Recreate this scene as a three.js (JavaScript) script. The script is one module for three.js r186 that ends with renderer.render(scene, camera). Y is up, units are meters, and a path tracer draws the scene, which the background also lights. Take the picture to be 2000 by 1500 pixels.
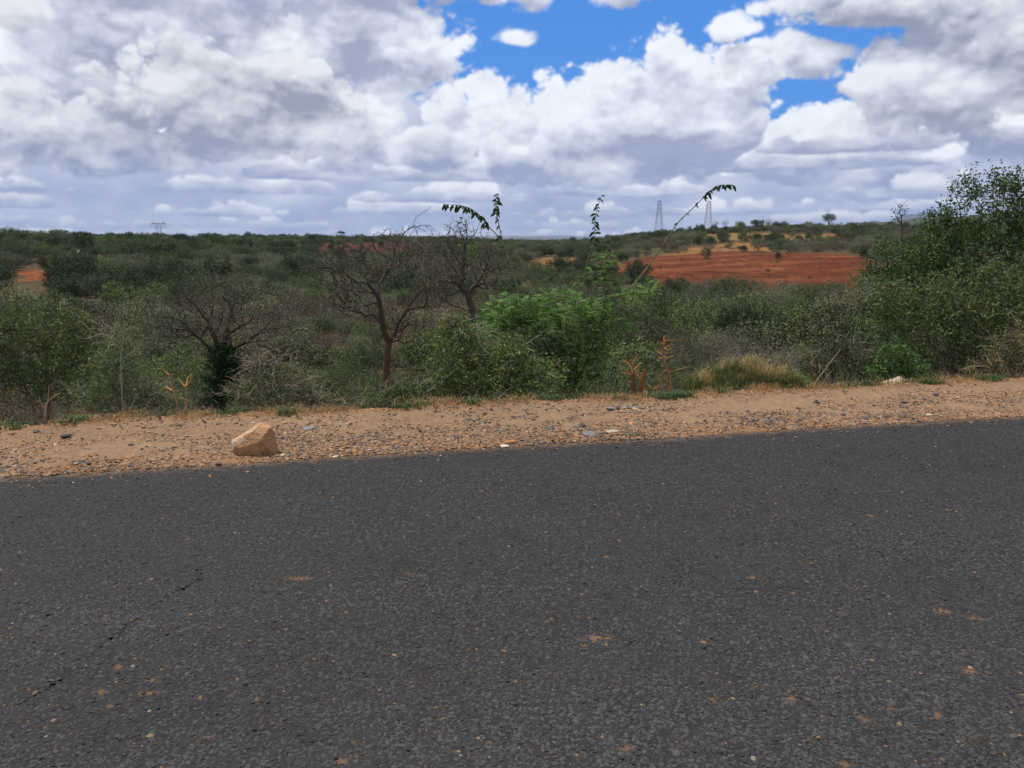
import * as THREE from 'three';
import { mergeGeometries } from 'three/addons/utils/BufferGeometryUtils.js';

// ---------------------------------------------------------------- camera, sky, sun, exposure
const EYE = 1.7, PITCH = THREE.MathUtils.degToRad(10.9), FOCAL = 1500;
const scene = new THREE.Scene();
const camera = new THREE.PerspectiveCamera(53.13, 4 / 3, 0.05, 30000);
camera.position.set(0, EYE, 0);
camera.rotation.x = -PITCH;
camera.updateMatrixWorld(true);
const renderer = new THREE.WebGLRenderer({ antialias: true });
renderer.toneMapping = THREE.LinearToneMapping;
renderer.toneMappingExposure = 1.0;
renderer.shadowMap.enabled = true;
const SKY_STRENGTH = 1;
const sun = new THREE.DirectionalLight(new THREE.Color(1, 0.94, 0.85), 4.6);
sun.name = 'sun';
sun.position.set(-40, 110, -22);
sun.shadow.radius = 2;
sun.castShadow = true;
sun.shadow.mapSize.set(4096, 4096);
Object.assign(sun.shadow.camera, { left: -60, right: 60, top: 60, bottom: -60, near: 1, far: 400 });
scene.add(sun); scene.add(sun.target);
scene.fog = new THREE.FogExp2(new THREE.Color(0.60, 0.74, 1.0), 0.00005);

// ---------------------------------------------------------------- small maths
const V = (x, y, z) => new THREE.Vector3(x, y, z);
const clamp = (x, a, b) => (x < a ? a : x > b ? b : x), lerp = (a, b, t) => a + (b - a) * t;
const dull = (o, s = 0.2) => new THREE.MeshPhysicalMaterial({ roughness: 1, specularIntensity: s, ...o }); // rough matter with little sheen
const smooth = (a, b, x) => { const t = clamp((x - a) / (b - a), 0, 1); return t * t * (3 - 2 * t); };
const R2D = 180 / Math.PI, D2R = Math.PI / 180;
function rng(seed) { let s = seed >>> 0; return () => { s = (s + 0x6d2b79f5) | 0; let t = Math.imul(s ^ (s >>> 15), 1 | s); t = (t + Math.imul(t ^ (t >>> 7), 61 | t)) ^ t; return ((t ^ (t >>> 14)) >>> 0) / 4294967296; }; }
const PERM = new Uint8Array(512), GRAD = new Float32Array(256 * 3);
{ const r = rng(77), p = [...Array(256).keys()];
  for (let i = 255; i > 0; i--) { const j = Math.floor(r() * (i + 1)); [p[i], p[j]] = [p[j], p[i]]; }
  for (let i = 0; i < 512; i++) PERM[i] = p[i & 255];
  for (let i = 0; i < 256; i++) { const z = r() * 2 - 1, a = r() * 6.2832, q = Math.sqrt(1 - z * z); GRAD[i * 3] = q * Math.cos(a); GRAD[i * 3 + 1] = q * Math.sin(a); GRAD[i * 3 + 2] = z; } }
function noise3(x, y, z) {
  const fx = Math.floor(x), fy = Math.floor(y), fz = Math.floor(z), X = fx & 255, Y = fy & 255, Z = fz & 255;
  x -= fx; y -= fy; z -= fz;
  const u = x * x * x * (x * (x * 6 - 15) + 10), v = y * y * y * (y * (y * 6 - 15) + 10), w = z * z * z * (z * (z * 6 - 15) + 10);
  const A = PERM[X] + Y, B = PERM[X + 1] + Y, AA = PERM[A] + Z, AB = PERM[A + 1] + Z, BA = PERM[B] + Z, BB = PERM[B + 1] + Z;
  const g = (h, a, b, c) => { const i = PERM[h] * 3; return GRAD[i] * a + GRAD[i + 1] * b + GRAD[i + 2] * c; };
  const l0 = g(AA, x, y, z), l1 = g(BA, x - 1, y, z), l2 = g(AB, x, y - 1, z), l3 = g(BB, x - 1, y - 1, z);
  const h0 = g(AA + 1, x, y, z - 1), h1 = g(BA + 1, x - 1, y, z - 1), h2 = g(AB + 1, x, y - 1, z - 1), h3 = g(BB + 1, x - 1, y - 1, z - 1);
  const a = l0 + u * (l1 - l0), b = l2 + u * (l3 - l2), c = h0 + u * (h1 - h0), d = h2 + u * (h3 - h2);
  const e = a + v * (b - a), f = c + v * (d - c);
  return 1.5 * (e + w * (f - e));
}
function fbm(x, y, z, oct) { let s = 0, a = 0.5; for (let i = 0; i < oct; i++) { s += a * noise3(x, y, z); a *= 0.5; x = x * 2.03 + 17.1; y = y * 2.03 + 5.3; z = z * 2.03 + 9.7; } return s; }
function billow(x, y, z, oct) { let s = 0, a = 0.5; for (let i = 0; i < oct; i++) { s += a * (Math.abs(noise3(x, y, z)) * 2 - 0.5); a *= 0.56; x = x * 2.1 + 17.1; y = y * 2.1 + 5.3; z = z * 2.1 + 9.7; } return s; }
const lin = (r, g, b) => { const f = (c) => (c /= 255, c <= 0.04045 ? c / 12.92 : Math.pow((c + 0.055) / 1.055, 2.4)); return [f(r), f(g), f(b)]; };
const SP = Math.sin(PITCH), CP = Math.cos(PITCH);
// direction of sight through a point of the 2000 x 1500 photograph, and the place at a given depth along it (used to survey where things stand)
function sight(px, py) { const x = (px - 1000) / FOCAL, y = -(py - 750) / FOCAL; return V(x, y * CP - SP, -y * SP - CP); }
function at(px, py, depth) { const d = sight(px, py); return d.multiplyScalar(depth / -d.z).add(V(0, EYE, 0)); }

// ---------------------------------------------------------------- the sky: blue air with cumulus, a float panorama
const CUMULUS = [];
{ const add = (px, py, rx, up, down, lit = 1, layer = 0) => { const d = sight(px, py), k = 26.2; CUMULUS.push({ a: Math.atan2(d.x, -d.z) * R2D, e: Math.asin(d.y / d.length()) * R2D, rx: rx / k, up: up / k, dn: down / k, lit, layer }); };
  // farther cumulus
  add(1610, 300, 150, 95, 60, 1, 0); add(1740, 320, 130, 110, 70, 1, 0); add(950, 250, 75, 110, 70, 1, 0); add(880, 230, 60, 85, 60, 1, 0); add(1500, 300, 90, 70, 50, 1, 0);
  // the large heap right of the middle
  add(1250, 260, 190, 165, 70, 1, 1); add(1110, 270, 110, 120, 60, 1, 1); add(1380, 250, 120, 135, 80, 1, 1); add(1010, 300, 90, 130, 60, 1, 1); add(1180, 320, 240, 60, 45, .9, 1);
  // small ones in the blue
  add(1006, 77, 48, 25, 14, 1, 2); add(1428, 52, 62, 45, 28, 1, 2); add(1470, 22, 48, 22, 18, 1, 2); add(1475, 140, 70, 62, 35, 1, 2); add(1545, 100, 50, 42, 30, 1, 2); add(1590, 125, 70, 42, 34, 1, 2); add(1655, 105, 34, 20, 22, 1, 2);
  add(1045, -16, 62, 30, 42, 1.2, 2); add(1200, -20, 85, 30, 36, 1.2, 2); add(700, -60, 260, 120, 90, 1, 1); add(300, -70, 300, 120, 90, 1, 1);
  // right
  add(1900, 190, 200, 165, 90, .8, 2); add(1780, 150, 110, 90, 70, .85, 2); add(1960, 90, 190, 130, 90, .8, 2); add(1740, 10, 180, 80, 40, .8, 2); add(1620, -10, 110, 60, 42, .9, 2); add(1990, 260, 120, 70, 50, .8, 2);
  add(1975, 238, 50, 22, 14, 1.1, 3); add(1020, 293, 34, 16, 12, 1.1, 3); add(1850, 300, 40, 26, 16, 1.1, 3);
  // left masses
  add(120, 110, 200, 120, 150, 1, 1); add(330, 90, 170, 80, 110, 1, 1); add(520, 120, 160, 95, 110, 1, 1); add(760, 90, 190, 120, 100, 1, 1); add(700, 260, 120, 90, 70, 1, 1);
  add(430, 210, 250, 110, 110, .7, 2); add(560, 170, 120, 75, 60, .75, 2); add(60, 250, 170, 80, 80, .75, 2); add(250, 280, 180, 60, 60, .7, 2); add(30, 20, 60, 40, 40, .7, 2); add(640, 270, 130, 55, 40, .8, 2);
  add(820, 300, 110, 50, 34, .9, 2);
}
const PUFFS = [];
function gridPuffs() { // the same kinds of cloud over the rest of the sky
  const r = rng(4);
  for (let e = 3; e < 84; e += 6 + e * 0.05) for (let a = -180; a < 180; a += 13 / Math.max(0.12, Math.cos(e * D2R))) {
    const A = a + (r() - .5) * 12, E = e + (r() - .5) * 6, s = (0.75 + r() * 0.9) * Math.min(1.5, 0.5 + E / 20), keep = r() < 0.8;
    if (!keep || (Math.abs(A) < 44 && E < 23)) continue;
    const c = Math.max(0.15, Math.cos(E * D2R));
    PUFFS.push({ a: A, e: E, rx: 8.5 * s / 1, up: 4.4 * s, dn: 2.7 * s, lit: 0.7 + r() * 0.35, layer: Math.floor(r() * 3), c });
  }
}
gridPuffs();
const ROWS = [];
{ const r = rng(12); // rows of cumulus one behind the other, seen ever flatter towards the horizon; the farthest first
  for (const [e, th, n] of [[-0.1, 0.62, 44], [0.75, 0.8, 36], [1.65, 1.05, 30], [2.8, 1.35, 25], [4.2, 1.65, 20], [5.9, 1.9, 16]]) {
    const row = []; row.th = th;
    for (let i = 0; i < n; i++) {
      if (r() < 0.12) continue;
      const a = (i + r() * 0.6) * 360 / n - 180, base = e + (r() - .5) * th * 0.5, big = 0.6 + r() * 0.75, wide = (360 / n) * (0.42 + r() * 0.3), m = 5 + Math.floor(r() * 6), lit = 0.8 + r() * 0.24;
      row.push({ a, e: base, rx: wide, up: th * 0.55 * big, dn: th * 0.16, lit, base });
      for (let k = 0; k < m; k++) { const q = r() * 2 - 1, h = (1 - q * q * 0.7) * (0.4 + 0.8 * r()) * big; row.push({ a: a + q * wide * 0.9, e: base + th * 0.08 * r(), rx: th * (0.6 + r() * 1.1), up: th * 1.3 * h, dn: th * 0.14, lit, base }); }
    }
    ROWS.push(row);
  }
}
const wrapA = (d) => (d > 180 ? d - 360 : d < -180 ? d + 360 : d);
function ellipses(list, A, E, layer) {
  let m = -9, lit = 1, size = 2, base = 0;
  for (const c of list) {
    if (layer >= 0 && c.layer !== layer) continue;
    const dy = E - c.e; if (dy > c.up * 1.6 || dy < -c.dn * 1.8) continue;
    const dx = wrapA(A - c.a) * (c.c ?? 1); if (Math.abs(dx) > c.rx * 1.6) continue;
    const v = 1 - Math.sqrt((dx / c.rx) ** 2 + (dy / (dy > 0 ? c.up : c.dn)) ** 2);
    const s = Math.min(c.rx, c.up);
    const w = v * Math.min(3, s);
    if (w > m) { m = w; lit = c.lit; size = s; base = c.base; }
  }
  return [m, lit, size, base];
}
const layerLists = [0, 1, 2, 3].map((k) => [...CUMULUS, ...PUFFS].filter((c) => c.layer === k));
// density of one layer at azimuth A, elevation E (degrees), in degrees of depth
function cumulus(k, A, E, fine) {
  let [m, lit, size] = ellipses(layerLists[k], A, E, -1);
  if (m < -2.2) return [-1, 1];
  const amp = clamp(size / 3, 0.36, 1), fq = [1, 1, 1.35, 2.2][k];
  const c = Math.cos(E * D2R), x = 57.3 * c * Math.cos(A * D2R), z = 57.3 * c * Math.sin(A * D2R), y = 57.3 * Math.sin(E * D2R), o = k * 31.7;
  const b = billow(x * 0.25 * fq + o, y * 0.32 * fq + o, z * 0.25 * fq, fine), n = fbm(x * 0.13 * fq - o, y * 0.2 * fq, z * 0.13 * fq + o, 4);
  return [m * 0.8 + amp * (b * 1.15 + n * 1.25) - 0.06, lit];
}
function bandDensity(k, A, E, fine) {
  const [m, lit, , base] = ellipses(ROWS[k], A, E, -1);
  if (m < -1) return [-1, 1, 0];
  const x = 57.3 * Math.cos(A * D2R), z = 57.3 * Math.sin(A * D2R), s = [2.3, 1.7, 1.25, 0.95, 0.75, 0.6][k], o = k * 13.3;
  return [m + (0.26 / s + 0.12) * billow(x * 0.5 * s + o, E * 0.75 * s, z * 0.5 * s, fine) + (0.2 / s + 0.08) * fbm(x * 0.2 * s, E * 0.4 * s + o, z * 0.2 * s, 3), lit, (E - base) / ROWS[k].th];
}
const over = (dst, c, a) => { for (let i = 0; i < 3; i++) dst[i] = lerp(dst[i], c[i], a); };
const BLUE_TOP = lin(50, 112, 210), BLUE_MID = lin(82, 150, 232), BLUE_LOW = lin(150, 184, 236);
const WHITE = lin(240, 244, 252), PALE = lin(216, 222, 240), GREY = lin(160, 168, 196), GREYLOW = lin(144, 161, 208), GREYDK = lin(140, 147, 170);
function skyAt(A, E, fine) {
  const out = [0, 0, 0], t = smooth(0, 9, E), t2 = smooth(6, 40, E);
  for (let i = 0; i < 3; i++) out[i] = lerp(lerp(BLUE_LOW[i], BLUE_MID[i], t), BLUE_TOP[i], t2);
  const c = Math.cos(E * D2R), x = 57.3 * c * Math.cos(A * D2R), z = 57.3 * c * Math.sin(A * D2R), y = 57.3 * Math.sin(E * D2R);
  // a thin veil of far cloud, open where the photograph shows blue
  const open = (px, py, rx, ry) => { const d = sight(px, py), a = Math.atan2(d.x, -d.z) * R2D, e = Math.asin(d.y / d.length()) * R2D; return 1 - Math.sqrt(((A - a) / (rx / 26.2)) ** 2 + ((E - e) / (ry / 26.2)) ** 2); };
  let hole = Math.max(open(1170, 40, 400, 190), open(1620, 130, 260, 140), open(900, 130, 120, 80));
  const far = smooth(42, 56, Math.abs(A)) + smooth(18, 26, E);
  hole = Math.max(hole, far > 0 ? Math.min(1, far) * (fbm(x * 0.035 + 3, y * 0.05, z * 0.035, 3) * 3.2 + 0.12) : -1);
  const veil = smooth(0.12, -0.25, hole + 0.35 * fbm(x * 0.22, y * 0.3, z * 0.22, 4)), vt = 0.5 + 1.1 * fbm(x * 0.16 + 9, y * 0.3, z * 0.16, 5);
  const vc = [0, 1, 2].map((i) => lerp(lerp(GREYLOW[i], GREY[i], t), lerp(PALE[i], WHITE[i], 0.35), clamp(vt * 0.85, 0, 1)));
  over(out, vc, veil * 0.96);
  const shade = (k, base, f, slope, gain, rim = 0.34) => {
    const [d, lit, rise] = f(A, E);
    if (d <= 0) return;
    let tau = 0; const st = slope;
    for (const h of [0.16, 0.42, 0.85, 1.5, 2.4]) { const q = f(A - h * st * 0.35, E + h * st)[0]; if (q > 0) tau += Math.min(q, 0.9) * h * st * 0.42; }
    const rel = (d - f(A - 0.12 * st, E + 0.4 * st)[0]) / st, rel2 = (d - f(A - 0.45 * st, E + 1.2 * st)[0]) / st;
    const soft = fbm(x * 0.17 + k * 7, y * 0.34, z * 0.17, 4);
    const edge = smooth(0, rim, d), light = rise !== undefined ? clamp(0.06 + 0.95 * smooth(-0.1, 0.85, rise + 0.5 * fbm(x * 0.35, y * 1.6, z * 0.35 + k, 4)) + 0.22 * clamp(rel, -0.6, 0.9) + 0.5 * soft, 0, 0.97) : clamp(0.70 * Math.exp(-tau * gain) + 0.32 * clamp(rel, -0.5, 0.8) + 0.2 * clamp(rel2, -0.8, 0.8) + 0.85 * soft + 0.17, 0, 1);
    const lift = light;
    const fineTone = 0.34 * fbm(x * 0.75 + k * 3, y * 1.3, z * 0.75, 5) + 0.2 * soft, tone = clamp((rise !== undefined ? lift : 0.52 + (light - 0.5) * 1.12) * 0.86 + 0.09 + fineTone, 0.04, 1);
    const g = [0, 1, 2].map((i) => lerp(GREYLOW[i], lerp(GREY[i], GREYDK[i], smooth(1, 0.7, lit)), t) * base);
    const fl = 0.97 + 0.1 * fbm(x * 0.5 + k, y * 0.8, z * 0.5, 3);
    over(out, [0, 1, 2].map((i) => lerp(g[i], WHITE[i] * Math.min(1.12, 0.68 + 0.42 * lit), tone) * fl), edge * 0.98);
  };
  for (const k of [0, 1, 2, 3]) { if (k === 1 && E < 9) for (let j = 0; j < ROWS.length; j++) shade(9 + j, 1, (a, e) => bandDensity(j, a, e, fine), [0.26, 0.36, 0.5, 0.62, 0.75, 0.9][j], 1.1, [0.16, 0.22, 0.28, 0.34, 0.4, 0.45][j]); shade(k, 1, (a, e) => cumulus(k, a, e, fine), 1, 0.8); }
  return out;
}
function makeSky() {
  const W = 4096, H = 2048, data = new Float32Array(W * H * 4), fwd = (col) => wrapA(((col + 0.5) / W) * 360 - 180 + 90); // azimuth from the line of sight, to the right
  const put = (row, col, c) => { const o = (row * W + col) * 4; data[o] = c[0]; data[o + 1] = c[1]; data[o + 2] = c[2]; data[o + 3] = 1; };
  const S = 8, cw = W / S, ch = H / S / 2 + 1, coarse = new Float32Array(cw * ch * 3);
  for (let j = 0; j < ch; j++) for (let i = 0; i < cw; i++) coarse.set(skyAt(fwd(i * S + S / 2 - 0.5), Math.max(0.2, j * S / H * 180), 3), (j * cw + i) * 3);
  const low = [0.1, 0.075, 0.05];
  for (let row = 0; row < H; row++) {
    const E = ((row + 0.5) / H) * 180 - 90;
    for (let col = 0; col < W; col++) {
      if (E < -0.4) { put(row, col, low); continue; }
      const A = fwd(col);
      if (Math.abs(A) < 38 && E < 19) { put(row, col, skyAt(A, Math.max(E, 0.05), 6)); continue; }
      const y = E / 180 * H / S, x = (col - S / 2 + 0.5) / S, j = clamp(Math.floor(y), 0, ch - 2), i0 = Math.floor(x), fx = x - i0, fy = clamp(y - j, 0, 1), i = (i0 + cw) % cw, i1 = (i0 + 1 + cw) % cw, c = [0, 0, 0];
      for (let k = 0; k < 3; k++) c[k] = lerp(lerp(coarse[(j * cw + i) * 3 + k], coarse[(j * cw + i1) * 3 + k], fx), lerp(coarse[((j + 1) * cw + i) * 3 + k], coarse[((j + 1) * cw + i1) * 3 + k], fx), fy);
      put(row, col, c);
    }
  }
  const t = new THREE.DataTexture(data, W, H, THREE.RGBAFormat, THREE.FloatType);
  t.mapping = THREE.EquirectangularReflectionMapping; t.magFilter = t.minFilter = THREE.LinearFilter; t.colorSpace = THREE.LinearSRGBColorSpace; t.needsUpdate = true;
  return t;
}
scene.background = makeSky();
scene.environment = scene.background;
scene.backgroundIntensity = SKY_STRENGTH; scene.environmentIntensity = SKY_STRENGTH;

// ---------------------------------------------------------------- names, labels, meshes
const used = {};
function numbered(n) { const k = (used[n] = (used[n] ?? -1) + 1); return k ? n + '_' + String(k).padStart(3, '0') : n; }
function tag(o, label, category, group) { if (label) o.userData.label = label; if (category) o.userData.category = category; if (group) o.userData.group = group; return o; }
function thing(name, label, category, pos, group) { const o = new THREE.Group(); o.name = numbered(name); o.position.copy(pos); scene.add(o); return tag(o, label, category, group); }
function shadows(m) { m.castShadow = m.receiveShadow = true; return m; }
function put(name, geometry, material, parent, kind) { const m = shadows(new THREE.Mesh(geometry, material)); m.name = parent === scene ? numbered(name) : name; if (kind) m.userData.kind = kind; parent.add(m); return m; }
class MB { // collects faces with colours into one geometry; o is the thing's base
  constructor(o) { this.p = []; this.n = []; this.c = []; this.i = []; this.o = o ?? V(0, 0, 0); }
  vert(x, y, z, nx, ny, nz, c) { this.p.push(x - this.o.x, y - this.o.y, z - this.o.z); this.n.push(nx, ny, nz); this.c.push(c[0], c[1], c[2]); return this.p.length / 3 - 1; }
  tube(pts, rad, sides, col) {
    const n = pts.length; if (n < 2) return;
    let u = null; const d = V(), w = V(), base = this.p.length / 3;
    for (let k = 0; k < n; k++) {
      d.subVectors(pts[Math.min(k + 1, n - 1)], pts[Math.max(k - 1, 0)]).normalize();
      if (!u) u = V(0.3, 0.2, 1).cross(d).lengthSq() > 0.01 ? V(0.3, 0.2, 1).cross(d).normalize() : V(1, 0, 0).cross(d).normalize();
      u.addScaledVector(d, -u.dot(d)).normalize(); w.crossVectors(d, u);
      const r = Array.isArray(rad) ? rad[k] : rad, c = typeof col === 'function' ? col(pts[k]) : col;
      for (let s = 0; s < sides; s++) { const a = s / sides * 6.2832, cx = Math.cos(a), sx = Math.sin(a), nx = u.x * cx + w.x * sx, ny = u.y * cx + w.y * sx, nz = u.z * cx + w.z * sx, p = pts[k]; this.vert(p.x + nx * r, p.y + ny * r, p.z + nz * r, nx, ny, nz, c); }
    }
    for (let k = 0; k < n - 1; k++) for (let s = 0; s < sides; s++) { const a = base + k * sides + s, b = base + k * sides + (s + 1) % sides; this.i.push(a, b, a + sides, b, b + sides, a + sides); }
    const e = base + (n - 1) * sides; for (let s = 1; s < sides - 1; s++) this.i.push(e, e + s, e + s + 1);
  }
  leaf(p, d, s, len, wid, c, bend = 0.12) { // a rhombus folded along its rib
    const nx = d.y * s.z - d.z * s.y, ny = d.z * s.x - d.x * s.z, nz = d.x * s.y - d.y * s.x, f = bend * wid;
    const a = this.vert(p.x, p.y, p.z, nx, ny, nz, c), m = len * 0.45;
    this.vert(p.x + d.x * m + s.x * wid / 2 + nx * f, p.y + d.y * m + s.y * wid / 2 + ny * f, p.z + d.z * m + s.z * wid / 2 + nz * f, nx - s.x * .4, ny - s.y * .4, nz - s.z * .4, c);
    this.vert(p.x + d.x * len, p.y + d.y * len, p.z + d.z * len, nx, ny, nz, c);
    this.vert(p.x + d.x * m - s.x * wid / 2 + nx * f, p.y + d.y * m - s.y * wid / 2 + ny * f, p.z + d.z * m - s.z * wid / 2 + nz * f, nx + s.x * .4, ny + s.y * .4, nz + s.z * .4, c);
    this.i.push(a, a + 2, a + 1, a, a + 3, a + 2);
  }
  get size() { return this.i.length; }
  geometry() {
    const g = new THREE.BufferGeometry();
    g.setAttribute('position', new THREE.BufferAttribute(new Float32Array(this.p), 3));
    g.setAttribute('normal', new THREE.BufferAttribute(new Float32Array(this.n), 3));
    g.setAttribute('color', new THREE.BufferAttribute(new Float32Array(this.c), 3));
    g.setIndex(this.i); return g;
  }
  build(name, material, parent, kind) { return put(name, this.geometry(), material, parent, kind); }
}
const tint = (c, r, a = 0.25) => { const k = 1 + (r() - 0.5) * 2 * a, h = (r() - 0.5) * a * 0.5; return [c[0] * k * (1 + h), c[1] * k, c[2] * k * (1 - h)]; };

// ---------------------------------------------------------------- textures (colour, grain)
function dataTexture(n, f, ch = 4, srgb = false) {
  const d = new Uint8Array(n * n * 4);
  for (let y = 0; y < n; y++) for (let x = 0; x < n; x++) { const c = f(x / n, y / n), o = (y * n + x) * 4; for (let k = 0; k < 3; k++) d[o + k] = clamp(Math.round((Array.isArray(c) ? c[k] : c) * 255), 0, 255); d[o + 3] = 255; }
  const t = new THREE.DataTexture(d, n, n, THREE.RGBAFormat);
  t.wrapS = t.wrapT = THREE.RepeatWrapping; t.magFilter = THREE.LinearFilter; t.minFilter = THREE.LinearMipmapLinearFilter; t.generateMipmaps = true;
  if (srgb) t.colorSpace = THREE.SRGBColorSpace;
  t.needsUpdate = true; return t;
}
// noise that repeats over the unit square, frequency f (on a torus)
const tile = (u, v, f, o = 0) => { const a = u * 6.2832, b = v * 6.2832, r = f / 6.2832; return noise3(Math.cos(a) * r + o, Math.sin(a) * r + Math.cos(b) * r * 0.71 + o * 2, Math.sin(b) * r - o + Math.cos(b) * r * 0.4); };
const grain = rng(5);
const texGrit = dataTexture(512, (u, v) => { const n = 0.5 + 0.5 * tile(u, v, 40) + 0.35 * tile(u, v, 110, 7) + (grain() - 0.5) * 0.5; return n * 0.55 + 0.1; });
const texSoil = dataTexture(512, (u, v) => { const n = 0.80 + 0.14 * tile(u, v, 12) + 0.1 * tile(u, v, 45, 3) + (grain() - .5) * .22; return [n, n * 0.99, n * 0.975]; }, 4);
const texAsphalt = dataTexture(1024, (u, v) => { const a = tile(u, v, 70, 2), g = grain(); const n = 0.74 + 0.18 * a + 0.1 * tile(u, v, 26, 9) + (g - .5) * 0.4 + (g > 0.985 ? 0.35 : 0); const w = tile(u, v, 9, 4) * 0.04; return [n + w, n, n - w]; }, 4);
const texBark = dataTexture(256, (u, v) => { const n = 0.75 + 0.25 * noise3(u * 14, v * 5, 3) + (grain() - .5) * 0.3; return n; });

// ---------------------------------------------------------------- the lie of the land
const ROAD_TURN = 12.6 * D2R, TX = Math.cos(ROAD_TURN), TZ = -Math.sin(ROAD_TURN), NX = -Math.sin(ROAD_TURN), NZ = -Math.cos(ROAD_TURN);
const S_FAR = 5.96, S_NEAR = -1.6, VERGE = 1.62; // far edge of the asphalt, near edge, width of the dirt verge
const alongS = (x, z) => x * NX + z * NZ, alongT = (x, z) => x * TX + z * TZ, fromTS = (t, s, y = 0) => V(t * TX + s * NX, y, t * TZ + s * NZ);
const RADII = [40, 70, 100, 130, 190, 260, 330, 450, 700, 1200, 2500, 6000, 12000];
const AZ = [-180, -70, -34, -18, -8, 3, 11, 18, 25, 34, 70, 180];
const HEIGHTS = [
  [-1, -1, -1, -1, -1, -1, 0, 0, -2, -6, -14, -30, -60],
  [-4.3, -5, -4.6, -3.8, -2, -0.9, -0.6, -1.2, -4, -8, -16, -30, -60],
  [-4.4, -5, -4.4, -3.6, -1.8, -0.3, -0.2, -1, -4, -8, -16, -30, -60],
  [-5, -6, -5.8, -5, -3.2, -1.4, -1.2, -1.6, -4, -8, -16, -30, -60],
  [-5.4, -6.8, -7, -6.8, -5.6, -3.6, -2.4, -1.4, -3.5, -8, -16, -30, -60],
  [-5.5, -7, -7.8, -7.6, -6.2, -5, -5, -5.5, -7, -10, -18, -34, -60],
  [-5.5, -7, -8, -8, -3.8, -1.2, 1.4, 0.8, -3, -9, -17, -30, -60],
  [-5.5, -7, -8, -7.9, -2.9, 0.4, 3.9, 1.8, -2, -8, -16, -30, -60],
  [-5.4, -6.8, -7.8, -7.4, -2.7, 0.6, 3.7, 2.6, -1, -6, -12, -30, -60],
  [-5, -6, -7, -6, -2.4, 0.8, 3.2, 3, 0, -4, -6, -20, -60],
  [-4, -4, -4, -3, -1, 1, 2, 2, 0, -4, -10, -30, -60],
  [-1, -1, -1, -1, -1, -1, 0, 0, -2, -6, -14, -30, -60]];
const bracket = (list, x) => { let i = 0; while (i < list.length - 2 && x > list[i + 1]) i++; return [i, clamp((x - list[i]) / (list[i + 1] - list[i]), 0, 1)]; };
const easeMono = (t) => t * t * (3 - 2 * t) * 0.5 + t * 0.5;
function bank(s) { // falls away beyond the verge, and gently behind the road
  const q = s - (S_FAR + VERGE); 
  if (q > 0) return q < 3.5 ? -0.4 * q : q < 12 ? -1.4 - (q - 3.5) * 0.17 : -2.85 - (q - 12) * 0.085;
  const b = S_NEAR - 2 - s; return b > 0 ? -Math.min(1, b * 0.1) : 0;
}
function heightAt(x, z) {
  const r = Math.hypot(x, z), s = alongS(x, z), near = Math.max(-4.8, bank(s));
  if (r < 24) return near + (s > S_FAR + VERGE ? 0.10 * noise3(x * 0.5, 3, z * 0.5) * smooth(0, 2, s - S_FAR - VERGE) : 0);
  const a = Math.atan2(x, -z) * R2D, [i, f] = bracket(AZ, a), [j, g] = bracket(RADII, r), e = easeMono(f), h = easeMono(g);
  let y = lerp(lerp(HEIGHTS[i][j], HEIGHTS[i][j + 1], h), lerp(HEIGHTS[i + 1][j], HEIGHTS[i + 1][j + 1], h), e);
  y += 0.45 * noise3(x * 0.04, 1, z * 0.04) * smooth(40, 90, r) + (r > 300 ? 1.6 * noise3(x * 0.006, 8, z * 0.006) * smooth(400, 900, r) : 0);
  const corridor = 1 - smooth(14, 40, Math.abs(s - 2)); // the road keeps its level as it runs on
  const far = lerp(y, Math.max(near, -1.6), corridor * (1 - smooth(300, 700, r)));
  return lerp(near, far, smooth(24, 46, r));
}
function hit(px, py) { // where the line of sight through a point of the photograph meets the land
  const d = sight(px, py), o = V(0, EYE, 0);
  for (let t = 8; t < 4000; t *= 1.01) { const x = d.x * t, y = o.y + d.y * t, z = d.z * t; if (y < heightAt(x, z)) return V(x, heightAt(x, z), z); }
  return V(d.x * 500, heightAt(d.x * 500, d.z * 500), d.z * 500);
}
const plot = (pts) => pts.map(([x, y]) => { const h = hit(x, y); return [h.x, h.z]; });
function inside(poly, x, z) { let c = false; for (let i = 0, j = poly.length - 1; i < poly.length; j = i++) { const [xi, zi] = poly[i], [xj, zj] = poly[j]; if ((zi > z) !== (zj > z) && x < ((xj - xi) * (z - zi)) / (zj - zi) + xi) c = !c; } return c; }
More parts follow.
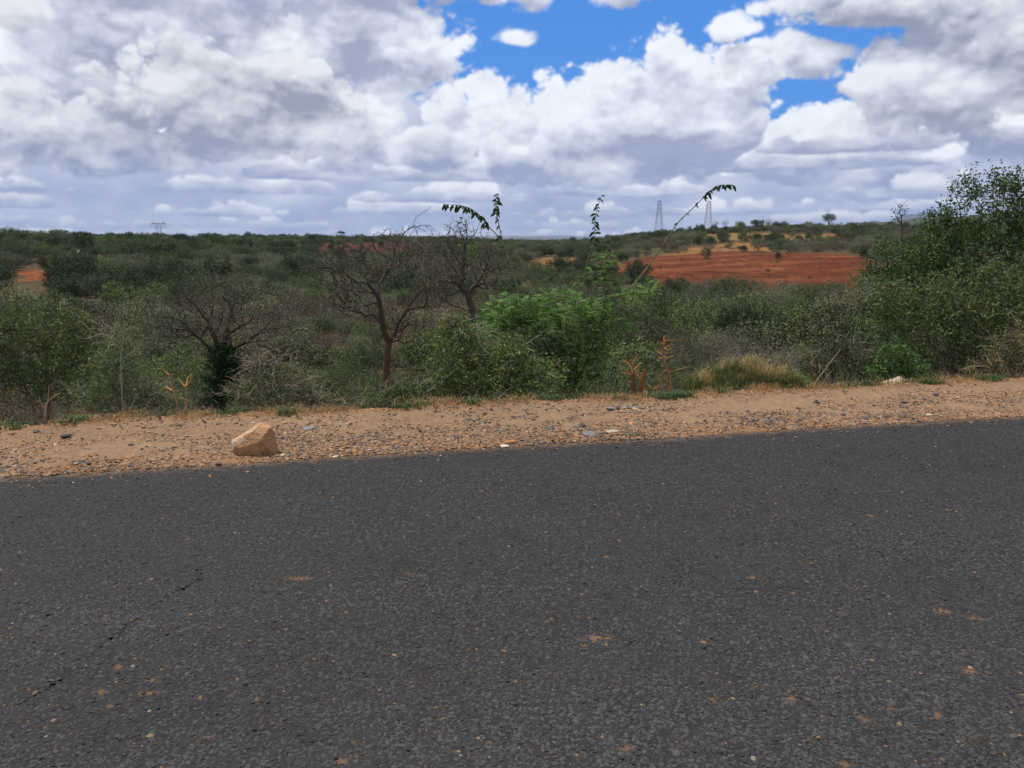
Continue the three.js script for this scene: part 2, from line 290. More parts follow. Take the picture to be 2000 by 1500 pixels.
// bare ground: [outline, colour, share of bushes that stay]
const RED = [0.132, 0.040, 0.019], RUST = [0.195, 0.072, 0.031], TAN = [0.25, 0.135, 0.052], DULL = [0.09, 0.038, 0.022];
const FIELDS = [
  [plot([[1170, 530], [1215, 514], [1262, 504], [1400, 492], [1520, 494], [1650, 497], [1700, 508], [1720, 560], [1650, 580], [1540, 578], [1400, 574], [1300, 568], [1215, 548]]), RED, 0],
  [plot([[1290, 500], [1350, 484], [1440, 474], [1520, 476], [1510, 491], [1400, 491], [1320, 499]]), TAN, 0.12],
  [plot([[1530, 460], [1650, 457], [1660, 471], [1520, 473]]), TAN, 0.06],
  [plot([[1370, 458], [1530, 456], [1530, 471], [1380, 472]]), [0.22, 0.145, 0.06], 0.14],
  [plot([[1000, 525], [1070, 503], [1130, 506], [1140, 522], [1080, 536]]), TAN, 0.1],
  [plot([[1140, 520], [1210, 512], [1230, 545], [1150, 545]]), RUST, 0.2],
  [plot([[555, 482], [640, 474], [760, 474], [860, 480], [830, 500], [690, 508], [560, 500]]), DULL, 0.3],
  [plot([[585, 492], [612, 482], [622, 484], [600, 502]]), TAN, 0.05],
  [plot([[28, 531], [60, 527], [112, 530], [108, 549], [40, 551]]), [0.23, 0.082, 0.036], 0],
  [plot([[120, 524], [170, 520], [180, 534], [140, 540]]), RUST, 0.3],
];
const SOIL = [0.08, 0.055, 0.038], DRYGRASS = [0.105, 0.085, 0.045];
const hash = (x, z) => { const s = Math.sin(x * 127.1 + z * 311.7) * 43758.5; return s - Math.floor(s); };
function landColour(x, z, out) {
  const r = Math.hypot(x, z), k = 0.5 + 0.5 * noise3(x * 0.05, 4, z * 0.05), w = 0.5 * noise3(x * 0.9, 7, z * 0.9);
  for (let i = 0; i < 3; i++) out[i] = lerp(SOIL[i], DRYGRASS[i], clamp(k + w, 0, 1)) * (1 + 0.3 * w);
  if (r > 40) for (const [poly, c] of FIELDS) {
    const j = 1.2, ok = inside(poly, x + j * noise3(x * .12, 2, z * .12), z + 3 * j * noise3(x * .12, 6, z * .12));
    if (ok) { const n = 1 + 0.22 * noise3(x * 0.1, 1, z * 0.3) + 0.2 * noise3(x * 0.7, 2, z * 1.6) - 0.3 * smooth(.25, .5, noise3(x * .09 + 5, 3, z * .5)), q = smooth(-0.1, 0.5, noise3(x * .05, 11, z * .16)) * 0.75 + 0.6 * smooth(.35, .6, noise3(x * .3, 4, z * .9)); const gul = 1 - .38 * smooth(.05, .01, Math.abs(noise3(x * .035 + 3, 5, z * .11))) - .3 * smooth(.06, .015, Math.abs(noise3(x * .09, 8, z * .05))) * smooth(0, .3, noise3(x * .03, 2, z * .03)); for (let i = 0; i < 3; i++) out[i] = gul * lerp(c[i], c === RED ? lerp(RUST[i], TAN[i], .6 * smooth(.3, .6, noise3(x * .16, 14, z * .5))) * 1.1 : c[i] * 1.1, q) * n; }
  }
  return out;
}
{ // one sheet out to the horizon: rings round the place, close together where one looks
  const azs = []; for (let a = -180; a < -45; a += 5) azs.push(a); for (let a = -45; a <= 45; a += 0.22) azs.push(a); for (let a = 50; a <= 180; a += 5) azs.push(a);
  const rs = [0]; for (let r = 1.5; r < 14000; r *= r < 8 ? 1.25 : r < 420 ? 1.012 : 1.08) rs.push(r);
  const n = azs.length, pos = [], col = [], uv = [], idx = [], c = [0, 0, 0];
  for (const r of rs) for (const a of azs) {
    const x = r * Math.sin(a * D2R), z = -r * Math.cos(a * D2R), s = alongS(x, z), tt = alongT(x, z);
    let y = heightAt(x, z);
    if (s > S_NEAR - 1.5 && s < S_FAR + VERGE + 0.4 && Math.abs(tt) < 95) y -= 0.16;
    if (s > S_FAR + VERGE && r < 24) y -= 0.02;
    pos.push(x, y, z); landColour(x, z, c); col.push(...c); uv.push(x / 3, z / 3);
  }
  for (let j = 0; j < rs.length - 1; j++) for (let i = 0; i < n - 1; i++) { const a = j * n + i; idx.push(a, a + n, a + 1, a + 1, a + n, a + n + 1); }
  const g = new THREE.BufferGeometry();
  g.setAttribute('position', new THREE.Float32BufferAttribute(pos, 3)); g.setAttribute('color', new THREE.Float32BufferAttribute(col, 3)); g.setAttribute('uv', new THREE.Float32BufferAttribute(uv, 2));
  g.setIndex(idx.map((_, k) => idx[k - (k % 3) + [0, 2, 1][k % 3]])); g.computeVertexNormals();
  if (g.attributes.normal.getY(5000) < 0) { g.setIndex(idx); g.computeVertexNormals(); }
  put('ground', g, dull({ vertexColors: true, map: texSoil, bumpMap: texGrit, bumpScale: 0.05 }, 0.1), scene, 'structure');
}
// far hills to the right: a dark rise, and mountains in the haze
function hill(name, az0, az1, r, depth, profile, c) {
  const pos = [], idx = [], N = 90, M = 14;
  for (let i = 0; i <= N; i++) for (let j = 0; j <= M; j++) {
    const u = i / N, v = j / M, a = lerp(az0, az1, u) * D2R, rr = r + (v - 0.5) * depth, ridge = Math.max(0, 1 - Math.abs(v - 0.5) * 2);
    const h = profile(u) * Math.pow(ridge, 0.9) * (1 + 0.16 * noise3(u * 14, v * 5, r) * ridge) - 12;
    pos.push(rr * Math.sin(a), h, -rr * Math.cos(a));
  }
  for (let i = 0; i < N; i++) for (let j = 0; j < M; j++) { const a = i * (M + 1) + j, b = a + M + 1; idx.push(a, b, a + 1, a + 1, b, b + 1); }
  const g = new THREE.BufferGeometry(); g.setAttribute('position', new THREE.Float32BufferAttribute(pos, 3)); g.setIndex(idx); g.computeVertexNormals();
  put(name, g, dull({ color: new THREE.Color().setRGB(...c), side: THREE.DoubleSide }, 0.1), scene, 'structure');
}
hill('hill', 21, 58, 2600, 1500, (u) => 12 + 46 * smooth(-0.1, 0.14, u) + 44 * smooth(0.08, 0.5, u), [0.05, 0.05, 0.035]);
hill('mountain', 24.0, 50, 13000, 4600, (u) => 12 + (215 * smooth(-0.02, 0.03, u) + 130 * smooth(0.045, 0.11, u)) * (1 + 0.06 * Math.sin(u * 90) + 0.05 * Math.sin(u * 41 + 1)) * (1 - 0.25 * smooth(0.11, 0.22, u)), [0.03, 0.035, 0.036]);
hill('hill', 16.5, 23, 2200, 600, (u) => 12 + 14 * smooth(0, 0.5, u) * smooth(1, 0.5, u), [0.05, 0.05, 0.035]);

// ---------------------------------------------------------------- the road
const CRACK = [[392, 1098], [389, 1112], [392, 1122], [383, 1133], [358, 1147], [330, 1160], [318, 1168], [302, 1180], [277, 1202], [250, 1218], [224, 1238], [207, 1252], [180, 1276], [140, 1310], [96, 1340], [40, 1372]].map(([x, y]) => { const d = sight(x, y), k = -EYE / d.y; return [d.x * k, d.z * k]; });
const groundAt = (px, py) => { const d = sight(px, py), k = -EYE / d.y; return V(d.x * k, 0, d.z * k); };
const DIRT_SPOTS = [[1838, 1193, 24, 10], [1905, 1207, 20, 7], [1170, 1247, 40, 9], [1890, 1308, 26, 9], [1143, 1262, 12, 6], [292, 1352, 24, 9], [195, 1350, 14, 7], [1830, 1395, 20, 10], [1688, 1402, 18, 8], [295, 1328, 22, 6], [214, 1378, 12, 8], [230, 1298, 10, 7], [1480, 1340, 16, 6], [1545, 1363, 14, 8], [1650, 1490, 24, 10], [1220, 1462, 20, 8], [668, 1485, 18, 10], [1390, 1367, 12, 6], [585, 1128, 34, 6], [800, 1120, 14, 4], [400, 1440, 14, 8], [1300, 1250, 8, 4], [1470, 1130, 16, 4], [1640, 1200, 14, 5], [1185, 1090, 8, 3], [1740, 1385, 14, 6]]
  .map(([x, y, rx, ry]) => { const g = groundAt(x, y), w = groundAt(x + rx, y), h = groundAt(x, y + ry); return [g.x, g.z, w.x - g.x, Math.abs(h.z - g.z)]; });
function crackDistance(x, z) { let m = 9; for (let i = 0; i < CRACK.length - 1; i++) { const [ax, az] = CRACK[i], [bx, bz] = CRACK[i + 1], dx = bx - ax, dz = bz - az, t = clamp(((x - ax) * dx + (z - az) * dz) / (dx * dx + dz * dz), 0, 1); m = Math.min(m, Math.hypot(x - ax - dx * t, z - az - dz * t)); } return m; }
const dirtAt = (x, z) => { let m = 0; for (const [a, b, rx, rz] of DIRT_SPOTS) { const v = 1 - Math.hypot((x - a) / rx, (z - b) / rz) + 0.55 * noise3(x * 26, 2, z * 26) + 0.35 * noise3(x * 70, 4, z * 70); if (v > m) m = v; } return m; };
const edgeWave = (t) => 0.045 * noise3(t * 0.9, 5, 1) + 0.032 * noise3(t * 4, 5, 2) + 0.026 * noise3(t * 14, 5, 3) + 0.014 * noise3(t * 37, 5, 4);
const roadY = (x, z) => { const s = alongS(x, z), t = alongT(x, z); return 0.012 * noise3(t * 0.35, 2, s * 0.7) + 0.003 * noise3(x * 7, 8, z * 7); };
const ASPHALT = [0.034, 0.032, 0.032], DIRT = [0.22, 0.13, 0.07];
function roadSheet(t0, t1, s0, s1, dt, fine, name, parent) {
  const nt = Math.round((t1 - t0) / dt), ns = Math.round((s1 - s0) / dt), pos = [], col = [], uv = [], idx = [];
  for (let j = 0; j <= ns; j++) for (let i = 0; i <= nt; i++) {
    const t = t0 + (t1 - t0) * i / nt, q = j / ns, s = s0 + (s1 - s0) * q + (s1 === S_FAR ? edgeWave(t) * q * q : 0), p = fromTS(t, s), x = p.x, z = p.z;
    let y = roadY(x, z), c = ASPHALT, w = 1 + 0.10 * noise3(x * 0.8, 1, z * 1.7) + 0.09 * noise3(x * 3, 2, z * 3), d = 0;
    if (fine) {
      y += 0.0016 * noise3(x * 38, 1, z * 38) + 0.0012 * noise3(x * 90, 3, z * 90);
      const m = crackDistance(x, z), gap = smooth(0.013, 0.004, m + 0.004 * noise3(x * 40, 1, z * 40)) * smooth(-0.2, 0.3, noise3(x * 3.3, 9, z * 3.3) + 0.12);
      y -= 0.014 * gap; d = smooth(0.05, 0.7, dirtAt(x, z)) * 0.75; y -= 0.004 * d;
    }
    // dirt lies over the ragged edge
    const e = smooth(0.16, 0.0, S_FAR + edgeWave(t) - s + 0.07 * noise3(x * 9, 2, z * 9) + 0.05 * noise3(x * 34, 2, z * 34)); d = Math.max(d, e * 0.75);
    const brown = clamp(0.35 * noise3(x * 0.5, 6, z * 1.1) + 0.1, 0, .3);
    pos.push(x, y, z); col.push(...[0, 1, 2].map((k) => lerp(lerp(c[k] * w, [0.028, 0.023, 0.019][k], brown), DIRT[k], d))); uv.push(t / 1.3, s / 1.3);
  }
  for (let j = 0; j < ns; j++) for (let i = 0; i < nt; i++) { const a = j * (nt + 1) + i, b = a + nt + 1; idx.push(a, a + 1, b, a + 1, b + 1, b); }
  const g = new THREE.BufferGeometry(); g.setAttribute('position', new THREE.Float32BufferAttribute(pos, 3)); g.setAttribute('color', new THREE.Float32BufferAttribute(col, 3)); g.setAttribute('uv', new THREE.Float32BufferAttribute(uv, 2));
  g.setIndex(idx); g.computeVertexNormals();
  return g;
}
const roadMat = dull({ vertexColors: true, map: texAsphalt, roughness: 0.8, bumpMap: texGrit, bumpScale: 0.004 }, 0.3);
const road = new THREE.Group(); road.name = 'road'; road.userData.kind = 'structure'; scene.add(road);
{ const near = roadSheet(-6, 8, 1.2, S_FAR, 0.0195, true), parts = [near, roadSheet(-90, -6, 1.2, S_FAR, 0.5, false), roadSheet(8, 90, 1.2, S_FAR, 0.5, false), roadSheet(-90, 90, S_NEAR, 1.2, 0.45, false)];
  put('asphalt', mergeGeometries(parts), roadMat, road, 'structure'); }

// ---------------------------------------------------------------- the dirt verge
const vergeEdge = (t) => VERGE + 0.16 * noise3(t * 0.45, 3, 7) + 0.07 * noise3(t * 1.7, 3, 8);
function vergeY(t, s) { // s from the edge of the asphalt
  const x = t, e = vergeEdge(t), k = smooth(0, 0.25, s);
  let y = 0.002 + k * (0.022 * noise3(x * 0.8, 1, s * 1.6) + 0.014 * noise3(x * 3, 2, s * 3.5) + 0.006 * noise3(x * 12, 3, s * 12)) + 0.004 * noise3(x * 34, 4, s * 34);
  y += k * 0.014 * noise3(x * 0.16, 6, s * 4.5);
  y += 0.035 * smooth(e - 0.7, e - 0.15, s); // a low lip before the bank
  const over_ = s - e + 0.12; if (over_ > 0) y -= 0.44 * over_ * smooth(0, 0.3, over_) ;
  return y;
}
const verge = new THREE.Group(); verge.name = 'dirt_verge'; verge.userData.kind = 'structure'; scene.add(verge);
{ const t0 = -14, t1 = 22, ds = 0.026, nt = Math.round((t1 - t0) / 0.03), ns = Math.round(2.6 / ds), pos = [], col = [], uv = [], idx = [];
  for (let j = 0; j <= ns; j++) for (let i = 0; i <= nt; i++) {
    const t = t0 + (t1 - t0) * i / nt, s = -0.14 + 2.6 * j / ns, p = fromTS(t, S_FAR + s + edgeWave(t));
    const y = s < 0 ? roadY(p.x, p.z) - 0.03 : Math.max(vergeY(t, s), heightAt(p.x, p.z) - (s > 2.3 ? 0.25 : 0.0)) + roadY(p.x, p.z) * smooth(0.5, 0, s);
    const a = 0.5 + 0.5 * noise3(t * 1.1, 2, s * 2.4), b = noise3(t * 7, 3, s * 9), orange = clamp(smooth(0.4, 0.0, s + .25 * noise3(t * 2.3, 8, s * 2)) * 0.6 + smooth(-0.35, -0.05, s - vergeEdge(t)) * 0.8 + b * .2, 0, 1);
    const w = 1 + 0.14 * b + 0.10 * noise3(t * 30, 5, s * 30);
    const c = [0, 1, 2].map((k) => lerp(lerp([0.34, 0.228, 0.142][k], [0.27, 0.176, 0.108][k], a), [0.30, 0.152, 0.068][k], orange) * w);
    pos.push(p.x, y, p.z); col.push(...c); uv.push(t / 0.9, s / 0.9);
  }
  for (let j = 0; j < ns; j++) for (let i = 0; i < nt; i++) { const a = j * (nt + 1) + i, b = a + nt + 1; idx.push(a, a + 1, b, a + 1, b + 1, b); }
  const g = new THREE.BufferGeometry(); g.setAttribute('position', new THREE.Float32BufferAttribute(pos, 3)); g.setAttribute('color', new THREE.Float32BufferAttribute(col, 3)); g.setAttribute('uv', new THREE.Float32BufferAttribute(uv, 2));
  g.setIndex(idx); g.computeVertexNormals();
  put('dirt', g, dull({ vertexColors: true, map: texSoil, bumpMap: texGrit, bumpScale: 0.016 }, 0.2), verge, 'structure');
}
const vergePoint = (t, s) => { const p = fromTS(t, S_FAR + s + edgeWave(t)); p.y = Math.max(vergeY(t, s), heightAt(p.x, p.z)) + roadY(p.x, p.z) * smooth(0.5, 0, s); return p; };
const onVerge = (px, py) => { let p = groundAt(px, py); for (let k = 0; k < 5; k++) { const t = alongT(p.x, p.z), s = alongS(p.x, p.z) - S_FAR - edgeWave(t), y = s > 0 ? vergeY(t, s) : roadY(p.x, p.z), d = sight(px, py), f = (y - EYE) / d.y; p = V(d.x * f, y, d.z * f); } return p; };

// ---------------------------------------------------------------- stones: chips in the asphalt, gravel on the verge
function pebbleGeo(seed, detail, flat, cuts) {
  const r = rng(seed), g = new THREE.IcosahedronGeometry(1, detail), p = g.attributes.position, planes = [];
  for (let i = 0; i < cuts; i++) { const z = r() * 2 - 1, a = r() * 6.28, q = Math.sqrt(1 - z * z); planes.push([q * Math.cos(a), z, q * Math.sin(a), 0.5 + r() * 0.35]); }
  for (let i = 0; i < p.count; i++) { let x = p.getX(i), y = p.getY(i), z = p.getZ(i), k = 1; for (const [a, b, c, d] of planes) { const q = x * a + y * b + z * c; if (q > 0) k = Math.min(k, d / q); } k *= 1 + 0.12 * noise3(x * 2.2 + seed, y * 2.2, z * 2.2); p.setXYZ(i, x * k, y * k * flat, z * k); }
  g.computeVertexNormals(); g.deleteAttribute('uv'); return g;
}
const white = new THREE.Color(1, 1, 1);
function scatter(name, parent, geo, mat, list) {
  const m = shadows(new THREE.InstancedMesh(geo, mat, list.length)), M = new THREE.Matrix4(), c = new THREE.Color();
  list.forEach((e, i) => { m.setMatrixAt(i, M.compose(e.p, e.q, e.s)); m.setColorAt(i, c.setRGB(...e.c)); });
  m.name = name; m.userData.kind = 'stuff'; parent.add(m); return m;
}
const stoneMat = dull({ color: white, roughness: 0.75, flatShading: true }, 0.35);
const gravelMat = dull({ color: white, flatShading: true }, 0.2);
const quat = (r, tilt) => new THREE.Quaternion().setFromEuler(new THREE.Euler((r() - .5) * tilt, r() * 6.28, (r() - .5) * tilt));
{ const r = rng(21), lists = [[], [], []];
  const N = 230000;
  for (let k = 0; k < N; k++) {
    const s = 1.55 + Math.pow(r(), 1.15) * (S_FAR - 1.57), half = 0.75 * s + 1.2, t = (r() * 2 - 1) * half * 1.02 + s * 0.2, p = fromTS(t, s), d = r();
    const dirt = dirtAt(p.x, p.z); if (dirt > 0.25 && r() < 0.8) continue;
    if (crackDistance(p.x, p.z) < 0.006) continue;
    const size = (0.0045 + 0.0065 * Math.pow(r(), 1.3)) * (r() < 0.015 ? 1.5 : 1);
    p.y = roadY(p.x, p.z) - size * (0.05 + 0.3 * r());
    const band = 1 + 0.22 * noise3(p.x * 0.45, 3, p.z * 1.1) + 0.12 * noise3(p.x * 1.7, 5, p.z * 3), g = (0.024 + 0.035 * Math.pow(r(), 1.4)) * band, warm = d < 0.024 ? 1 : 0;
    const c = warm ? tint(d < 0.005 ? [0.17, 0.115, 0.065] : [0.075, 0.058, 0.042], r, .3) : d > 0.9992 ? [0.18, 0.165, 0.14] : [g * 1.0, g * (0.99 + 0.04 * r()), g * (0.99 + 0.12 * r())];
    lists[k % 3].push({ p, q: quat(r, 0.7), s: V(size * (0.8 + r() * 0.6), size * 0.6, size * (0.7 + r() * 0.4)), c });
  }
  lists.forEach((l, i) => scatter('stone_chips', road, pebbleGeo(300 + i, 1, 0.8, 5), stoneMat, l));
}
{ const r = rng(22), lists = [[], [], [], []];
  for (let k = 0; k < 125000; k++) {
    const t = -5.5 + r() * 14, patch = noise3(t * 0.8, 3, 2) , band = r();
    const e = vergeEdge(t); let s = band < 0.5 ? Math.pow(r(), 1.25) * 1.05 : band > 0.985 ? -Math.pow(r(), 2) * 0.3 : r() * (e + 0.25);
    const x = t, dens = 0.46 + 1.2 * noise3(x * 0.8, 6, s * 1.6) + 1.0 * noise3(x * 3, 6, s * 4.5) + 0.35 * smooth(0.5, 0.1, s) + 0.5 * Math.exp(-(((x - 1.2) / 1.7) ** 2)); if (r() > dens) continue;
    const size = 0.0026 + 0.013 * Math.pow(r(), 4.2), p = s < 0 ? fromTS(t, S_FAR + s + edgeWave(t)) : vergePoint(t, s); if (s < 0) p.y = roadY(p.x, p.z) + 0.002; p.y += size * 0.12;
    const u = r(), dark = clamp(0.22 + 0.5 * noise3(x * 0.7, 9, s * 1.4) + 0.28 * Math.exp(-(((x - 1.2) / 1.9) ** 2)) + 0.5 * Math.exp(-(((x + 3) / .5) ** 2 + ((s - .3) / .25) ** 2)), 0.05, 0.8);
    const c = u < dark ? tint([0.095, 0.080, 0.070], r, 0.5) : u < dark + 0.10 ? tint([0.32, 0.168, 0.086], r, .3) : u > 0.99 ? tint([0.36, 0.29, 0.2], r, .2) : tint([0.26, 0.168, 0.105], r, 0.4);
    lists[k % 4].push({ p, q: quat(r, 0.9), s: V(size * (0.8 + r() * 0.9), size * (0.35 + r() * 0.45), size * (0.7 + r() * 0.5)), c });
  }
  lists.forEach((l, i) => scatter('gravel', verge, pebbleGeo(400 + i, 1, 0.8, 5), gravelMat, l));
}

// ---------------------------------------------------------------- plants: branching by nearest join, thickness by the twigs each branch carries
function grow(chains, targets, { bf = 0.35, seg = 0.12, jit = 0.18, seed = 1, attach = true } = {}) {
  const r = rng(seed), X = [], Y = [], Z = [], par = [], len = [];
  const addNode = (x, y, z, p) => { X.push(x); Y.push(y); Z.push(z); par.push(p); len.push(p < 0 ? 0 : len[p] + Math.hypot(x - X[p], y - Y[p], z - Z[p])); return X.length - 1; };
  const nearest = (x, y, z, f) => { let b = 0, m = 1e9; for (let i = 0; i < X.length; i++) { const d = Math.hypot(x - X[i], y - Y[i], z - Z[i]) + f * len[i]; if (d < m) { m = d; b = i; } } return b; };
  const link = (from, x, y, z, rough) => {
    const dx = x - X[from], dy = y - Y[from], dz = z - Z[from], L = Math.hypot(dx, dy, dz), n = Math.max(1, Math.ceil(L / seg)); let p = from; const ox = X[from], oy = Y[from], oz = Z[from];
    const sag = (r() - 0.5) * 0.5 * L;
    for (let k = 1; k <= n; k++) { const t = k / n, w = k < n ? rough * seg : 0, b = rough ? sag * t * (1 - t) : 0; p = addNode(ox + dx * t + (r() - .5) * w * 2 + b * 0.5, oy + dy * t + (r() - .5) * w * 2 + b, oz + dz * t + (r() - .5) * w * 2, p); }
    return p;
  };
  chains.forEach((ch, c) => { let p; ch.forEach((v, k) => { if (!k) p = c ? nearest(v.x, v.y, v.z, 0) : addNode(v.x, v.y, v.z, -1); else p = link(p, v.x, v.y, v.z, 0.1); if (!k && c && attach && Math.hypot(v.x - X[p], v.y - Y[p], v.z - Z[p]) > seg * 0.5) p = link(p, v.x, v.y, v.z, 0.05); }); });
  const x0 = X[0], y0 = Y[0], z0 = Z[0];
  targets.sort((a, b) => Math.hypot(a.x - x0, a.y - y0, a.z - z0) - Math.hypot(b.x - x0, b.y - y0, b.z - z0));
  for (const t of targets) link(nearest(t.x, t.y, t.z, bf), t.x, t.y, t.z, jit);
  const n = X.length, tips = new Float32Array(n), kids = Array.from({ length: n }, () => []);
  for (let i = n - 1; i > 0; i--) { kids[par[i]].push(i); if (!kids[i].length) tips[i] = 1; tips[par[i]] += tips[i]; }
  return { X, Y, Z, par, tips, kids, n, at: (i) => V(X[i], Y[i], Z[i]) };
}
// branches of a skeleton as tubes; pick() says into which builder a branch of that many tips goes
function limbs(sk, rRoot, rTip, col, pick, minTips = 0) {
  const ex = Math.log(rRoot / rTip) / Math.log(Math.max(2, sk.tips[0])), rad = (i) => rTip * Math.pow(Math.max(1, sk.tips[i]), ex);
  const stack = [[0, -1]];
  while (stack.length) {
    const [s, from] = stack.pop(), pts = [], rr = []; let i = s;
    if (from >= 0) { pts.push(sk.at(from)); rr.push(Math.min(rad(s) * 1.15, rad(from))); }
    for (;;) {
      pts.push(sk.at(i)); rr.push(rad(i)); const k = sk.kids[i]; if (!k.length) break;
      let main = k[0]; for (const c of k) if (sk.tips[c] > sk.tips[main]) main = c;
      for (const c of k) if (c !== main) stack.push([c, i]); i = main;
    }
    if (sk.tips[s] < minTips) continue;
    rr[rr.length - 1] *= 0.6;
    const R = rr[0], mb = pick(sk.tips[s], from < 0); if (mb) mb.tube(pts, rr, R > 0.03 ? 7 : R > 0.012 ? 5 : 3, col);
  }
}
function inEllipsoids(list, n, r, shell = 0.55) {
  const total = list.reduce((s, e) => s + (e.w ?? e.r.x * e.r.y), 0), out = [];
  while (out.length < n) {
    let k = r() * total, e = list[0]; for (const q of list) { k -= q.w ?? q.r.x * q.r.y; if (k <= 0) { e = q; break; } }
    const z = r() * 2 - 1, a = r() * 6.283, q = Math.sqrt(1 - z * z), m = Math.pow(r(), shell) ;
    out.push(V(e.c.x + q * Math.cos(a) * e.r.x * m, e.c.y + z * e.r.y * m, e.c.z + q * Math.sin(a) * e.r.z * m));
  }
  return out;
}
const rdir = (r) => { const z = r() * 2 - 1, a = r() * 6.283, q = Math.sqrt(1 - z * z); return V(q * Math.cos(a), z, q * Math.sin(a)); };
function sprayLeaves(mb, sk, r, { per = 3, maxTips = 3, len = 0.03, wid = 0.012, spread = 0.04, col, up = 0.2, vary = 0.3, centre, droop = 0 }) {
  const s = V(), d = V();
  for (let i = 1; i < sk.n; i++) {
    if (sk.tips[i] > maxTips) continue;
    const grp = 0.75 + r() * 0.5;
    for (let k = 0; k < per; k++) {
      d.copy(rdir(r)); d.y += up - droop; d.normalize(); s.copy(rdir(r)).cross(d).normalize();
      const p = V(sk.X[i] + (r() - .5) * spread * 2, sk.Y[i] + (r() - .5) * spread * 2, sk.Z[i] + (r() - .5) * spread * 2), c = tint(col, r, vary);
      mb.leaf(p, d, s, len * (0.7 + r() * 0.6), wid * (0.7 + r() * 0.6), [c[0] * grp, c[1] * grp, c[2] * grp]);
    }
  }
}
function sprayFronds(mb, sk, r, { per = 1, maxTips = 2, len = 0.11, pairs = 7, leaflet = 0.022, col, droop = 0.3, spread = 0.03 }) { // feather leaves: a rib with small leaflets
  for (let i = 1; i < sk.n; i++) {
    if (sk.tips[i] > maxTips) continue;
    for (let k = 0; k < per; k++) {
      const d = rdir(r); d.y = d.y * 0.4 + 0.15; d.normalize(); const s = V(-d.z, 0.25 * (r() - .5), d.x).normalize(), p = V(sk.X[i] + (r() - .5) * spread, sk.Y[i] + (r() - .5) * spread, sk.Z[i] + (r() - .5) * spread), L = len * (0.6 + r() * 0.7), g = 0.7 + r() * 0.6;
      for (let q = 1; q <= pairs; q++) {
        const t = q / pairs, b = V(p.x + d.x * L * t, p.y + d.y * L * t - droop * L * t * t, p.z + d.z * L * t), w = leaflet * Math.sin(0.35 + t * 2.4);
        for (const e of [-1, 1]) { const u = V(d.x * 0.35 + s.x * e, d.y * 0.35 + s.y * e - 0.15, d.z * 0.35 + s.z * e).normalize(), c = tint(col, r, 0.18); mb.leaf(b, u, d, w, w * 0.5, [c[0] * g, c[1] * g, c[2] * g], 0); }
      }
    }
  }
}
const leafMat = new THREE.MeshPhysicalMaterial({ vertexColors: true, roughness: 0.8, specularIntensity: 0.22, side: THREE.DoubleSide, transmission: 0.3, thickness: 0, flatShading: true });
const farLeafMat = dull({ vertexColors: true, side: THREE.DoubleSide, flatShading: true }, 0.1);
const farLeafMats = [[.7, .72, .7], [.85, .9, .82], [1, 1, 1], [1.15, 1.1, 1], [1.3, 1.3, 1.15], [1.1, .99, .94]].map((c) => { const m = farLeafMat.clone(); m.color.setRGB(...c); return m; });
const barkMat = dull({ vertexColors: true, roughness: 0.95 }, 0.2);
const C = { // leaf and bark colours
  bright: [0.108, 0.22, 0.044], thorny: [0.115, 0.15, 0.075], olive: [0.10, 0.125, 0.045], dark: [0.082, 0.098, 0.056], scrub: [0.155, 0.168, 0.103], grey: [0.14, 0.136, 0.097], fresh: [0.114, 0.146, 0.066], brown: [0.12, 0.085, 0.06],
  bark: [0.088, 0.074, 0.060], barkRed: [0.12, 0.076, 0.052], barkPale: [0.26, 0.225, 0.18], twig: [0.15, 0.12, 0.095], dead: [0.23, 0.19, 0.15], orange: [0.34, 0.17, 0.06],
};
const box3 = (px, py, rx, ry, depth, rz) => ({ c: at(px, py, depth), r: V(rx * depth / FOCAL, ry * depth / FOCAL, rz ?? Math.max(rx, ry) * 0.8 * depth / FOCAL) });
const rooted = (px, py, depth) => { const p = at(px, py, depth); p.y = heightAt(p.x, p.z) - 0.03; return p; };

